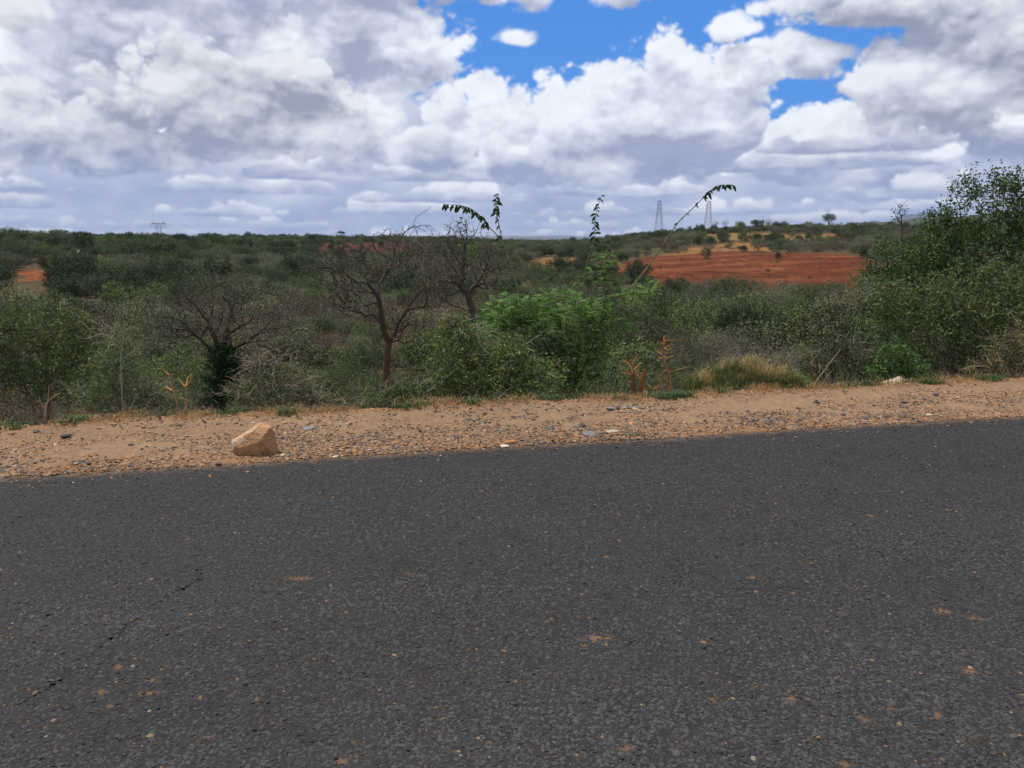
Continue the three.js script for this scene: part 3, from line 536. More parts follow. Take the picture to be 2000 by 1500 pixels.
// a shrub of its own shape: ell are its masses as seen, at the given depth
function shrub(o) {
  const r = rng(o.seed), base = o.base ?? rooted(o.root[0], 760, o.depth), t = thing(o.name ?? 'shrub', o.label, o.cat ?? 'shrub', base, o.group);
  const ell = o.ell.map(([x, y, rx, ry, dz = 0, rz, w]) => ({ ...box3(x, y, rx, ry, o.depth + dz, rz), w }));
  const stems = []; const N = o.stems ?? 5;
  const foot = base.clone();
  const chains = o.chains ?? [[foot, foot.clone().add(V(0, 0.05, 0))]];
  const sk = grow(chains, inEllipsoids(ell, o.n ?? 300, r, o.shell ?? 0.5), { bf: o.bf ?? 0.5, seg: o.seg ?? 0.09, jit: o.jit ?? 0.3, seed: o.seed + 7 });
  const stem = new MB(base), twig = new MB(base);
  limbs(sk, o.rRoot ?? 0.03, o.rTip ?? 0.002, o.bark ?? C.twig, (n) => (n > 12 ? stem : twig));
  if (stem.size) stem.build('stem', barkMat, t); if (twig.size) twig.build('twig', barkMat, t);
  if (o.spikes) { const sp = new MB(base); for (let k = 0; k < o.spikes; k++) { const e = ell[Math.floor(r() * ell.length)], d = rdir(r); d.y = Math.abs(d.y) * .9; const p = V(e.c.x + d.x * e.r.x * .75, e.c.y + d.y * e.r.y * .75, e.c.z + Math.abs(d.z) * e.r.z * .8), dir = d.clone().addScaledVector(rdir(r), .7).normalize(), L = .12 + .22 * r(), c = tint(o.spikeCol ?? [.27, .23, .17], r, .3), at_ = (u) => p.clone().addScaledVector(dir, L * u).add(V(0, -.05 * u * u, 0)), bend = rdir(r).multiplyScalar(.03); const pts = [at_(0), at_(.35).add(bend), at_(.7).addScaledVector(bend, -.5), at_(1)]; sp.tube(pts, [.0035, .003, .0022, .0012], 4, c); for (let q = 1; q < 3; q++) { const d2 = rdir(r).addScaledVector(dir, .6).normalize(); sp.tube([pts[q], pts[q].clone().addScaledVector(d2, .05), pts[q].clone().addScaledVector(d2, .1).add(V(0, (r() - .5) * .03, 0))], [.0022, .0018, .001], 3, c); } } sp.build('dry_twig', barkMat, t, 'stuff'); }
  if (o.leaf) { const f = new MB(base); for (const l of [].concat(o.leaf)) (l.pairs ? sprayFronds : sprayLeaves)(f, sk, r, l); if (f.size) f.build('foliage', leafMat, t); }
  return [t, sk];
}

// ---------------------------------------------------------------- the valley scrub: a few bushes, each copied many times
function proto(seed, { n = 260, ell, leafCol, per = 4, len = 0.09, wid = 0.045, spread = 0.13, bark = C.bark, maxTips = 3, rRoot = 0.09, rTip = 0.008, trunk = 0, leafVary = 0.3, jit = 0.3, minTips = 2, flatUp = 0.2 }) {
  const r = rng(seed), foot = V(0, -0.15, 0), sk = grow([[foot, V(0.05, trunk + 0.1, 0.04)]], inEllipsoids(ell, n, r, 0.36), { bf: 0.45, seg: 0.22, jit, seed });
  const st = new MB(), f = new MB();
  limbs(sk, rRoot, rTip, bark, () => st, minTips);
  if (per) sprayLeaves(f, sk, r, { per, maxTips, len, wid, spread, col: leafCol, vary: leafVary, up: flatUp });
  return { stem: st.geometry(), foliage: f.size ? f.geometry() : null, merged: mergeGeometries([st.geometry(), ...(f.size ? [f.geometry()] : [])]) };
}
const E = (x, y, z, a, b, c, w) => ({ c: V(x, y, z), r: V(a, b, c), w });
const domes = (seed, k, R, H) => { const r = rng(seed), l = [E(0, H * 0.5, 0, R * 0.75, H * 0.5, R * 0.7)]; for (let i = 0; i < k; i++) { const a = r() * 6.28, d = R * (0.45 + r() * 0.35); l.push(E(Math.cos(a) * d, H * (0.35 + r() * 0.4), Math.sin(a) * d, R * (0.3 + r() * 0.22), H * (0.22 + r() * 0.2), R * (0.3 + r() * 0.22))); } return l; };
// each: shapes about 2 m in radius and 2.4 m tall
const P = {
  thorn: [1, 2, 3].map((k) => proto(100 + k, { n: 420, ell: domes(k, 5, 2, 2.3), leafCol: C.scrub, per: 8, len: 0.11, wid: 0.05, spread: 0.17, minTips: 4 })),
  green: [1, 2, 3].map((k) => proto(110 + k, { n: 420, ell: domes(20 + k, 5, 1.9, 2.4), leafCol: C.fresh, per: 9, len: 0.11, wid: 0.055, spread: 0.16, minTips: 4 })),
  dark: [1, 2, 3].map((k) => proto(120 + k, { n: 460, ell: domes(40 + k, 4, 1.9, 2.7), leafCol: C.dark, per: 11, len: 0.12, wid: 0.065, spread: 0.16, minTips: 4 })),
  grey: [1, 2, 3].map((k) => proto(130 + k, { n: 480, ell: domes(60 + k, 5, 2, 2.1), leafCol: C.grey, per: 5, len: 0.095, wid: 0.04, spread: 0.15, bark: C.bark, minTips: 2 })),
  bare: [1, 2].map((k) => proto(140 + k, { n: 420, ell: domes(80 + k, 5, 1.9, 2.3), leafCol: C.brown, per: 1, len: 0.06, wid: 0.02, bark: C.brown, minTips: 1, rTip: 0.007 })),
  tree: [1, 2].map((k) => proto(150 + k, { n: 380, ell: [E(0, 3.1, 0, 2, 0.5, 2, 4), E(0.5, 3.5, 0.2, 1.1, 0.4, 1.1, 1), E(-0.9, 2.9, 0.3, 1, .45, 1, 1)], leafCol: C.dark, per: 8, len: 0.13, wid: 0.06, spread: 0.15, trunk: 1.2, rRoot: 0.13, rTip: 0.01 })),
  umbrella: [proto(160, { n: 460, ell: [E(0, 3.3, 0, 2.0, 1.15, 2.0, 6), E(0, 2.7, 0, 2.1, 1.0, 2.1, 3)], leafCol: [0.075, 0.09, 0.05], per: 11, len: 0.13, wid: 0.05, spread: 0.16, trunk: 1.6, rRoot: 0.18, rTip: 0.012, flatUp: -0.4 })],
};
const KIND = {
  thorn: ['shrub', 'grey-green thorn bush'], green: ['shrub', 'fresh green rounded bush'], dark: ['shrub', 'dark green dense bush'], grey: ['shrub', 'greyish half-leafless bush'], bare: ['shrub', 'leafless brown bush'], tree: ['tree', 'flat-topped dark tree'], umbrella: ['tree', 'umbrella-shaped tree'],
};
function bushThing(kind, k, pos, size, tall, turn, label, group) {
  const p = P[kind][k % P[kind].length], isTree = KIND[kind][0] === 'tree', t = thing(isTree ? 'acacia_tree' : 'thorn_bush', label, isTree ? 'tree' : 'bush', pos, group);
  t.rotation.y = turn; t.scale.set(size, size * tall, size);
  put(isTree ? 'trunk' : 'stem', p.stem, barkMat, t); if (p.foliage) put(isTree ? 'crown' : 'foliage', p.foliage, farLeafMats[Math.floor(hash(pos.x, pos.z) * 6) % 6], t);
  return t;
}

// ---------------------------------------------------------------- what stands on the bank and beside the verge
const P2 = (list, depth, dz) => list.map(([x, y], k) => at(x, y, depth + (dz ? dz * k / (list.length - 1) : 0)));
// the crooked bare tree
{ const D = 12, base = rooted(756, 790, D), t = thing('bare_tree', 'crooked leafless tree with a slim reddish trunk, tallest of the bare trees', 'tree', base), r = rng(31);
  const col = (p) => (p.y < base.y + 1.9 ? C.barkRed : C.bark), chains = [
    [base, ...P2([[757, 745], [757, 692], [760, 668]], D)],
    P2([[760, 668], [749, 640], [744, 612], [739, 577]], D, -0.3), P2([[739, 577], [718, 552], [697, 551], [669, 531], [637, 523], [606, 497], [585, 493]], D - .3, -0.9),
    P2([[744, 602], [732, 573], [704, 570], [683, 565], [651, 551], [613, 547]], D, 0.8), P2([[739, 577], [739, 556], [756, 531], [767, 507], [774, 475], [791, 454], [809, 439], [830, 451]], D - .3, 0.5),
    P2([[760, 668], [769, 657], [777, 633], [795, 605], [809, 584], [826, 563], [847, 545], [865, 535], [886, 531]], D, -0.8), P2([[744, 610], [774, 601], [791, 584], [774, 559], [770, 542], [788, 528], [802, 524]], D, -1),
    P2([[762, 664], [774, 654], [795, 650], [816, 645]], D, -1.1), P2([[770, 655], [777, 656], [795, 661], [823, 677]], D, -0.9), P2([[757, 690], [740, 684], [724, 692], [712, 702]], D, -.5),
    P2([[669, 531], [640, 505], [625, 480], [612, 466]], D - .9, -.4), P2([[767, 507], [735, 490], [726, 462], [738, 452]], D, -.5), P2([[830, 560], [824, 520], [834, 490], [828, 470]], D - .7, .6), P2([[795, 605], [826, 600], [850, 617], [880, 602]], D - .3, .9), P2([[791, 454], [800, 445], [838, 440], [850, 452]], D, -.3),
    P2([[718, 552], [730, 520], [742, 500], [745, 480]], D - .3, .7), P2([[809, 439], [812, 425], [836, 410], [841, 402]], D, .4)];
  const sk = grow(chains, inEllipsoids([box3(640, 520, 60, 45, D, .7), box3(720, 510, 70, 55, D, 1.1), box3(800, 490, 75, 60, D, 1.1), box3(850, 560, 50, 50, D, .9), box3(680, 570, 70, 40, D, .8), box3(790, 620, 60, 50, D, .8)], 1500, r, 0.6), { bf: 0.14, seg: 0.06, jit: 0.5, seed: 5, attach: true });
  const trunk = new MB(base), twig = new MB(base), main = [];
  limbs(sk, 0.052, 0.0040, col, (n, first) => { if (first) return trunk; if (n > 40) { const m = new MB(base); main.push(m); return m; } return twig; });
  trunk.build('trunk', barkMat, t); main.forEach((m) => m.build('branch', barkMat, t)); twig.build('twig', barkMat, t);
  const few = new MB(base); sprayLeaves(few, sk, r, { per: 0.22 < 0.3 ? 1 : 0, maxTips: 1, len: 0.014, wid: 0.008, spread: 0.02, col: [0.07, 0.08, 0.04] }); few.build('foliage', leafMat, t);
  const v = new MB(base); v.tube(P2([[718, 594], [722, 620], [725, 650], [732, 682], [737, 731], [735, 775], [733, 800]], D - .2), 0.012, 4, C.twig); v.build('hanging_stem', barkMat, t);
}
// the second bare tree, behind
{ const D = 15.5, base = rooted(921, 660, D), t = thing('bare_tree', 'dark leafless tree with a dense twiggy top behind the green bush', 'tree', base), r = rng(33);
  const sk = grow([[base, ...P2([[922, 690], [923, 640], [923, 605], [914, 577], [900, 559]], D)], P2([[900, 559], [886, 550], [865, 549], [844, 545], [826, 540]], D, -.8), P2([[900, 559], [905, 520], [908, 480], [912, 455], [906, 430]], D, .3), P2([[914, 577], [935, 545], [950, 520], [957, 495], [975, 470]], D, .7), P2([[865, 549], [850, 520], [846, 490], [852, 462]], D, .5), P2([[905, 520], [885, 495], [873, 470], [880, 440]], D, -.6), P2([[908, 480], [930, 455], [938, 430]], D, -.4), P2([[923, 605], [900, 600], [875, 590], [846, 566]], D, .6)],
    inEllipsoids([box3(880, 500, 60, 55, D, 1.4), box3(930, 500, 55, 55, D, 1.3), box3(900, 450, 40, 30, D, .8), box3(860, 550, 50, 35, D, 1), box3(960, 520, 40, 50, D, 1)], 1400, r, 0.6), { bf: .14, seg: .075, jit: .5, seed: 9 });
  const trunk = new MB(base), twig = new MB(base), main = [];
  limbs(sk, 0.07, 0.004, C.bark, (n, f) => { if (f) return trunk; if (n > 50) { const m = new MB(base); main.push(m); return m; } return twig; });
  trunk.build('trunk', barkMat, t); main.forEach((m) => m.build('branch', barkMat, t)); twig.build('twig', barkMat, t);
}
// the spreading acacia on the left, its trunk hung with a dark creeper
{ const D = 13, base = rooted(432, 780, D), t = thing('acacia_tree', 'spreading thin-leaved acacia whose trunk is smothered in dark creeper', 'tree', base), r = rng(35);
  const limbsP = [[[430, 690], [420, 658], [406, 627], [383, 597], [360, 579], [336, 554]], [[409, 632], [414, 627], [416, 597], [412, 562], [402, 550]], [[434, 690], [441, 655], [449, 620], [458, 581], [456, 558], [464, 527], [476, 519]], [[428, 700], [410, 682], [387, 658], [360, 631], [333, 620], [286, 616]], [[390, 660], [363, 643], [329, 641], [298, 639]], [[425, 705], [402, 678], [383, 674], [356, 672]], [[438, 695], [456, 680], [491, 660], [518, 640], [541, 613], [565, 595]], [[495, 656], [520, 645], [548, 640], [580, 632]], [[456, 680], [480, 668], [505, 668], [540, 672]], [[416, 597], [430, 570], [425, 545]], [[441, 655], [465, 640], [490, 625], [500, 600]], [[518, 640], [510, 610], [520, 585]]];
  const dz = [-.5, .3, .5, -.9, -.3, -.7, .6, .2, -.8, .5, -.5, .8];
  const sk = grow([[base, ...P2([[432, 745], [430, 700]], D)], ...limbsP.map((l, i) => P2(l, D, dz[i]))],
    inEllipsoids([box3(350, 590, 75, 50, D, 1.1), box3(440, 560, 90, 50, D, 1.2), box3(530, 600, 80, 50, D, 1.1), box3(330, 640, 60, 30, D, .8), box3(540, 650, 60, 35, D, .8), box3(440, 620, 70, 50, D, .9)], 1400, r, .6), { bf: .14, seg: .07, jit: .5, seed: 12 });
  const trunk = new MB(base), twig = new MB(base), main = [];
  limbs(sk, 0.075, 0.0034, (p) => (p.y < base.y + 1.7 ? C.barkRed : C.bark), (n, f) => { if (f) return trunk; if (n > 45) { const m = new MB(base); main.push(m); return m; } return twig; });
  trunk.build('trunk', barkMat, t); main.forEach((m) => m.build('branch', barkMat, t)); twig.build('twig', barkMat, t);
  const f = new MB(base); sprayLeaves(f, sk, r, { per: 3, maxTips: 2, len: .024, wid: .011, spread: .06, col: C.scrub }); f.build('foliage', leafMat, t);
  const cb = base.clone(), creeper = thing('creeper', 'dark hanging creeper draped over the trunk of the spreading acacia', 'creeper', cb), cr = rng(36);
  const csk = grow([[cb, ...P2([[432, 745], [430, 690]], D - .1)]], inEllipsoids([box3(428, 690, 30, 32, D - .1, .3), box3(432, 740, 36, 50, D - .15, .3), box3(420, 780, 34, 30, D - .1, .3), box3(450, 715, 25, 40, D - .1, .25)], 420, cr, .5), { bf: .3, seg: .08, jit: .2, seed: 13 });
  const cs = new MB(cb), cf = new MB(cb); limbs(csk, .025, .002, [.05, .045, .035], () => cs); sprayLeaves(cf, csk, cr, { per: 9, maxTips: 4, len: .06, wid: .022, spread: .05, col: [.036, .06, .026], droop: 1.0 }); cs.build('stem', barkMat, creeper); cf.build('foliage', leafMat, creeper);
}
// the bright feathery bush with its long arching shoots
{ const D = 9.6, base = rooted(1110, 800, D), r = rng(41), t = thing('green_bush', 'bright green feathery bush with long shoots arching above the skyline', 'bush', base);
  const ell = [[1000, 620, 70, 50], [1090, 640, 95, 85], [1170, 620, 62, 58], [1188, 522, 22, 30], [1245, 574, 38, 20], [1050, 600, 70, 40], [965, 612, 40, 26], [1110, 720, 90, 55], [975, 640, 40, 30], [1150, 680, 60, 60], [1270, 560, 22, 18]].map(([x, y, a, b]) => box3(x, y, a, b, D, .55));
  const sk = grow([[base, base.clone().add(V(0, .2, 0))], P2([[1108, 780], [1090, 720], [1060, 660], [1010, 620]], D, .2), P2([[1112, 780], [1150, 700], [1180, 600], [1195, 520], [1192, 490]], D, -.3), P2([[1115, 780], [1130, 690], [1135, 620], [1141, 545]], D, .3), P2([[1160, 680], [1200, 620], [1245, 575]], D - .1, .1)],
    inEllipsoids(ell, 1000, r, .5), { bf: .5, seg: .075, jit: .3, seed: 15 });
  const stem = new MB(base), twig = new MB(base), f = new MB(base);
  limbs(sk, .03, .0018, [.11, .10, .055], (n) => (n > 20 ? stem : twig)); stem.build('stem', barkMat, t); twig.build('twig', barkMat, t);
  sprayFronds(f, sk, r, { per: 2, maxTips: 4, len: .15, pairs: 7, leaflet: .038, col: C.bright, spread: .05 }); f.build('foliage', leafMat, t);
  const shoot = (pts, rad, leaves, col = [.24, .21, .12], leafLen = .085) => {
    const p = P2(pts, D - .15, -.25), m = new MB(base), rr = p.map((_, k) => rad * (1 - .7 * k / (p.length - 1))); const curve = new THREE.CatmullRomCurve3(p), q = curve.getPoints(28);
    m.tube(q, q.map((_, k) => rad * (1 - .75 * k / 28)), 5, col); const s = m.build('shoot', barkMat, t);
    const pos = new THREE.Vector3();
    for (const [u0, side, L, hang] of leaves) {
      const u = clamp(u0 + (r() - .5) * .035, 0, 1);
      curve.getPointAt(u, pos); const d = curve.getTangentAt(u), lf = new MB(base), sx = V(side, 0, (r() - .5) * .8).normalize();
      const dir = d.clone().multiplyScalar(.5 * (1 - hang) * r() * 1.6).addScaledVector(sx, .35 + r() * .8).add(V(0, -hang * (.5 + r() * 1.4) + .12, 0)).normalize(), w = V().crossVectors(dir, V(0.2, .3, 1)).normalize();
      const tip = [.040, .075, .026], c = tint(tip, r, .25), l = L * leafLen * (.45 + r() * .8);
      // a narrow leaf in three folds, curving down
      let a = pos.clone(); const d2 = dir.clone();
      const side0 = V().crossVectors(d2, V(0, 0, 1)).normalize(); const iv = [];
      for (let k = 0; k <= 5; k++) { const v = k / 5, hw = l * .17 * Math.sin(Math.PI * Math.min(1, .06 + v * .94)) + .0008; iv.push(lf.vert(a.x + side0.x * hw, a.y + side0.y * hw, a.z + hw * .5, 0, .5, .8, c), lf.vert(a.x, a.y, a.z - hw * .12, 0, .4, .9, c), lf.vert(a.x - side0.x * hw, a.y - side0.y * hw, a.z + hw * .5, 0, .5, .8, c)); d2.y -= .16; d2.normalize(); a = a.clone().addScaledVector(d2, l / 5); side0.crossVectors(d2, V(0, 0, 1)).normalize(); }
      for (let k = 0; k < 5; k++) for (const e of [0, 1]) { const b = k * 3 + e; lf.i.push(iv[b], iv[b + 1], iv[b + 3], iv[b + 1], iv[b + 4], iv[b + 3]); }
      lf.build('leaf', leafMat, s);
    }
  };
  const along = (n, u0, u1) => [...Array(n).keys()].map((k) => [lerp(u0, u1, k / n), k % 2 ? 1 : -1, .35, .4]);
  const seq = (n, u0, u1, f) => [...Array(n).keys()].map((k) => f(k, lerp(u0, u1, n > 1 ? k / (n - 1) : 0)));
  shoot([[1018, 600], [1012, 570], [1001, 528], [984, 479], [973, 433], [968, 405], [970, 378]], .011, [...seq(16, .83, 1, (k, u) => [u, k % 2 ? 1 : -1, 1.0, .55]), ...seq(5, .72, .82, (k, u) => [u, k % 2 ? 1 : -1, .6, .7]), ...along(16, .12, .72)]);
  shoot([[990, 500], [975, 465], [952, 440], [935, 419], [914, 405], [886, 400], [866, 399]], .008, [...seq(26, .42, 1, (k, u) => [u, k % 2 ? .8 : -.8, 1.05, .8]), ...seq(4, .1, .25, (k, u) => [u, k % 2 ? 1 : -1, .7, .3])]);
  shoot([[975, 610], [965, 587], [949, 545], [931, 510], [921, 486], [907, 444], [897, 425]], .009, seq(6, .8, 1, (k, u) => [u, k % 2 ? 1 : -1, .5, .4]));
  shoot([[1138, 580], [1141, 542], [1146, 514], [1160, 465], [1163, 423], [1175, 381]], .009, [...seq(22, .5, 1, (k, u) => [u, k % 2 ? 1 : -1, 1.15 - u * .35, .45]), ...along(10, .1, .5)]);
  shoot([[1205, 610], [1221, 577], [1259, 530], [1292, 482], [1325, 434], [1354, 406], [1378, 382], [1401, 363], [1430, 361]], .011, [...seq(11, .5, .78, (k, u) => [u, k % 2 ? 1 : -1, .55, .5]), ...seq(22, .8, 1, (k, u) => [u, k % 2 ? 1 : -1, .95, .45]), ...along(16, .08, .5)], [.2, .19, .1]);
  shoot([[1150, 590], [1165, 555], [1180, 520], [1187, 492], [1183, 470]], .007, seq(8, .4, 1, (k, u) => [u, k % 2 ? 1 : -1, .8, .3]), [.15, .18, .08]);
  shoot([[860, 660], [885, 625], [893, 606], [892, 592]], .006, seq(6, .5, 1, (k, u) => [u, k % 2 ? 1 : -1, .5, .3]));
  // small fronds at the joints of the long shoots
  const jf = new MB(base), pts = { n: 0, X: [], Y: [], Z: [], tips: [] }; for (const [x, y, n] of [[925, 487, 10], [935, 500, 10], [1175, 505, 14], [1290, 492, 10], [915, 480, 8], [975, 478, 6], [1002, 560, 14]]) for (let k = 0; k < n; k++) { const p = at(x + (r() - .5) * 34, y + (r() - .5) * 18, D - .2); pts.X.push(p.x); pts.Y.push(p.y); pts.Z.push(p.z); pts.tips.push(1); }
  pts.n = pts.X.length; sprayFronds(jf, pts, r, { per: 1, len: .11, pairs: 7, leaflet: .024, col: C.bright }); jf.build('foliage', leafMat, t);
}
// the dense thorny bush before it
shrub({ name: 'thorn_bush', cat: 'bush', label: 'dense grey-green thorny bush sprawling onto the verge under the feathery green one', seed: 51, depth: 8.75, root: [970], ell: [[890, 690, 55, 65], [960, 725, 95, 55], [1050, 735, 65, 45], [900, 645, 45, 35], [985, 690, 60, 40], [870, 750, 45, 30], [1000, 755, 110, 28], [880, 630, 20, 22]], n: 1500, rRoot: .022, rTip: .0016, seg: .055, jit: .5, bark: [.15, .12, .085], leaf: [{ per: 4, maxTips: 4, len: .044, wid: .022, spread: .045, col: [.135, .20, .06] }, { per: 1, maxTips: 4, len: .05, wid: .014, spread: .05, col: [.26, .25, .12] }], spikes: 90 });
// the left-hand bushes
shrub({ name: 'leafy_bush', cat: 'bush', label: 'yellowish-green small-leaved bush at the left edge with pale bare shoots', seed: 53, depth: 10.2, root: [70], ell: [[60, 640, 110, 50], [110, 690, 70, 60], [20, 700, 70, 70], [150, 640, 40, 40], [80, 760, 100, 40], [0, 620, 60, 40], [-40, 680, 60, 80], [40, 588, 10, 24], [95, 590, 9, 26], [128, 612, 9, 26], [12, 580, 9, 22], [165, 632, 12, 24], [180, 680, 30, 40]], n: 1250, rRoot: .03, rTip: .0018, seg: .08, jit: .35, bark: [.11, .085, .06], chains: (() => { const b = rooted(70, 760, 10.2); return [[b, b.clone().add(V(0, .1, 0))], P2([[95, 760], [92, 700], [85, 660]], 10), P2([[135, 780], [130, 720], [150, 680]], 10.1), P2([[100, 720], [104, 712], [116, 674], [126, 635], [135, 604]], 9.7)]; })(), leaf: [{ per: 7, maxTips: 3, len: .046, wid: .023, spread: .065, col: [.13, .165, .06] }], spikes: 60 });
shrub({ name: 'thorn_bush', cat: 'bush', label: 'sparse pale thorn scrub between the left-hand bush and the orange stalks', seed: 54, depth: 8.5, root: [250], ell: [[230, 720, 55, 60], [280, 770, 70, 32], [190, 770, 60, 30], [235, 670, 20, 40], [320, 780, 40, 20]], n: 700, rRoot: .016, rTip: .0016, seg: .05, jit: .5, bark: [.2, .17, .13], leaf: [{ per: 4, maxTips: 3, len: .042, wid: .018, spread: .05, col: [.14, .19, .075] }], spikes: 70 });
shrub({ name: 'dry_bush', cat: 'bush', label: 'low reddish-brown leafless scrub at the bottom left of the thicket', seed: 55, depth: 7.6, root: [30], ell: [[20, 790, 60, 32], [90, 800, 40, 20], [-40, 780, 50, 40]], n: 650, rRoot: .012, rTip: .0014, seg: .05, jit: .5, bark: [.13, .08, .062], leaf: [{ per: 1, maxTips: 2, len: .016, wid: .008, spread: .02, col: [.12, .10, .06] }] });
shrub({ name: 'thorn_bush', cat: 'bush', label: 'tangled grey dead-looking thorn bush left of the crooked bare tree', seed: 56, depth: 8.2, root: [545], ell: [[540, 760, 85, 35], [550, 730, 60, 30], [480, 770, 45, 28], [610, 780, 35, 20], [520, 715, 35, 20]], n: 1250, rRoot: .018, rTip: .0016, seg: .05, jit: .55, bark: [.23, .195, .15], leaf: [{ per: 2, maxTips: 4, len: .036, wid: .017, spread: .045, col: [.10, .14, .055] }], spikes: 150, spikeCol: [.24, .205, .155] });
shrub({ name: 'thorn_bush', cat: 'bush', label: 'small weedy thicket at the foot of the crooked bare tree', seed: 57, depth: 8.6, root: [800], ell: [[800, 770, 55, 25], [740, 785, 40, 14], [700, 790, 40, 10]], n: 520, rRoot: .012, rTip: .0014, seg: .05, jit: .5, bark: [.15, .115, .08], leaf: [{ per: 5, maxTips: 4, len: .038, wid: .018, spread: .045, col: [.105, .15, .055] }], spikes: 50 });
// the thicket at the right edge
shrub({ name: 'dark_bush', cat: 'bush', label: 'tallest dark green bush at the right edge, its shoots against the sky', seed: 61, depth: 12, root: [1900], ell: [[1930, 450, 110, 70], [1850, 490, 90, 70], [1775, 535, 80, 65], [1880, 580, 120, 70], [1780, 600, 80, 60], [1990, 540, 90, 90], [1995, 420, 80, 70], [1905, 375, 40, 26], [1965, 365, 50, 24], [2060, 430, 80, 80], [1840, 440, 50, 40], [1868, 368, 9, 34], [1900, 350, 8, 30], [1935, 352, 8, 26], [1978, 350, 9, 28], [1845, 402, 8, 26], [1820, 430, 10, 26], [1700, 520, 14, 30], [1725, 490, 12, 30]], n: 1800, rRoot: .05, rTip: .0026, seg: .11, jit: .35, bark: C.bark, leaf: { per: 11, maxTips: 3, len: .054, wid: .026, spread: .085, col: [.07, .122, .036] } });
shrub({ name: 'olive_bush', cat: 'bush', label: 'broad olive-green thin-leaved bush below the tallest one at the right', seed: 62, depth: 10.9, root: [1880], ell: [[1800, 610, 95, 75], [1920, 600, 110, 100], [2010, 610, 80, 120], [1730, 590, 45, 50], [1870, 680, 110, 60]], n: 1500, rRoot: .04, rTip: .002, seg: .09, jit: .35, bark: [.12, .095, .065], leaf: { per: 8, maxTips: 3, len: .06, wid: .02, spread: .09, col: [.115, .15, .055] }, spikes: 60 });
shrub({ name: 'leafy_bush', cat: 'bush', label: 'small fresh green bush beside the pale flat stone', seed: 63, depth: 10, root: [1750], ell: [[1750, 700, 42, 42], [1770, 725, 50, 25], [1730, 730, 40, 20]], n: 420, rRoot: .016, rTip: .0018, seg: .06, jit: .35, leaf: { per: 6, maxTips: 3, len: .045, wid: .022, spread: .055, col: [.085, .165, .045] } });
shrub({ name: 'thorn_bush', cat: 'bush', label: 'dusty thorn bush at the road edge on the far right, dry brown at its foot', seed: 64, depth: 9.9, root: [1970], ell: [[1965, 690, 50, 50], [2020, 680, 50, 60], [1930, 720, 45, 22]], n: 620, rRoot: .016, rTip: .0016, seg: .06, jit: .5, bark: [.2, .15, .10], leaf: { per: 4, maxTips: 3, len: .036, wid: .015, spread: .045, col: [.12, .13, .06] }, spikes: 50, spikeCol: [.34, .26, .16] });
shrub({ name: 'dark_bush', cat: 'bush', label: 'dark low thicket between the grass mound and the small fresh green bush', seed: 65, depth: 11, root: [1640], ell: [[1640, 690, 60, 42], [1690, 715, 45, 30], [1590, 715, 45, 30]], n: 800, rRoot: .02, rTip: .002, seg: .07, jit: .5, bark: [.12, .10, .08], leaf: { per: 4, maxTips: 3, len: .04, wid: .017, spread: .05, col: [.075, .095, .045] }, spikes: 60 });
shrub({ name: 'dark_bush', cat: 'bush', label: 'shaded thicket under the olive-green bush, above the dry grass edge', seed: 66, depth: 10.4, root: [1850], ell: [[1850, 715, 70, 28], [1910, 700, 50, 34]], n: 500, rRoot: .016, rTip: .002, seg: .07, jit: .5, bark: [.13, .10, .08], leaf: { per: 4, maxTips: 3, len: .034, wid: .015, spread: .045, col: [.055, .07, .032] } });
shrub({ name: 'sapling', cat: 'sapling', label: 'thin sparse sapling standing out against the sky left of the right-hand thicket', seed: 67, depth: 14, root: [1760], ell: [[1757, 412, 13, 20]], chains: [[rooted(1760, 700, 14), at(1765, 520, 14), at(1762, 440, 14)]], n: 26, rRoot: .02, rTip: .003, seg: .1, jit: .3, leaf: { per: 3, maxTips: 2, len: .05, wid: .02, spread: .04, col: [.06, .085, .04] } });
shrub({ name: 'grey_bush', cat: 'bush', label: 'smoky grey bush in the hollow right of the feathery green bush', seed: 68, depth: 13.5, root: [1380], ell: [[1350, 690, 90, 45], [1450, 680, 80, 45]], n: 900, rRoot: .03, rTip: .002, seg: .09, jit: .45, bark: [.12, .105, .09], leaf: { per: 2, maxTips: 3, len: .036, wid: .012, spread: .05, col: C.grey } });
// upright spiky weed
{ const D = 8.2, base = rooted(238, 770, D), t = thing('tall_weed', 'upright spiky weed with a pale jointed stem in the left-hand scrub', 'weed', base), r = rng(71), m = new MB(base), f = new MB(base);
  m.tube(P2([[239, 790], [238, 760], [236, 700], [240, 665], [244, 636]], D), [.009, .008, .006, .005, .003], 5, [.3, .27, .2]);
  for (let k = 0; k < 12; k++) { const y = 645 + k * 8, x = 243 - k * .5, s = k % 2 ? 1 : -1, tip = at(x + s * (10 + k * 2.2), y - 14 - r() * 6, D + (r() - .5) * .3); m.tube([at(x, y, D), tip], [.003, .0015], 3, [.2, .175, .13]); for (let q = 0; q < 14; q++) f.leaf(tip.clone().addScaledVector(rdir(r), .05), rdir(r), rdir(r), .03, .013, tint([.14, .18, .08], r)); }
  m.build('stem', barkMat, t); f.build('foliage', leafMat, t); }
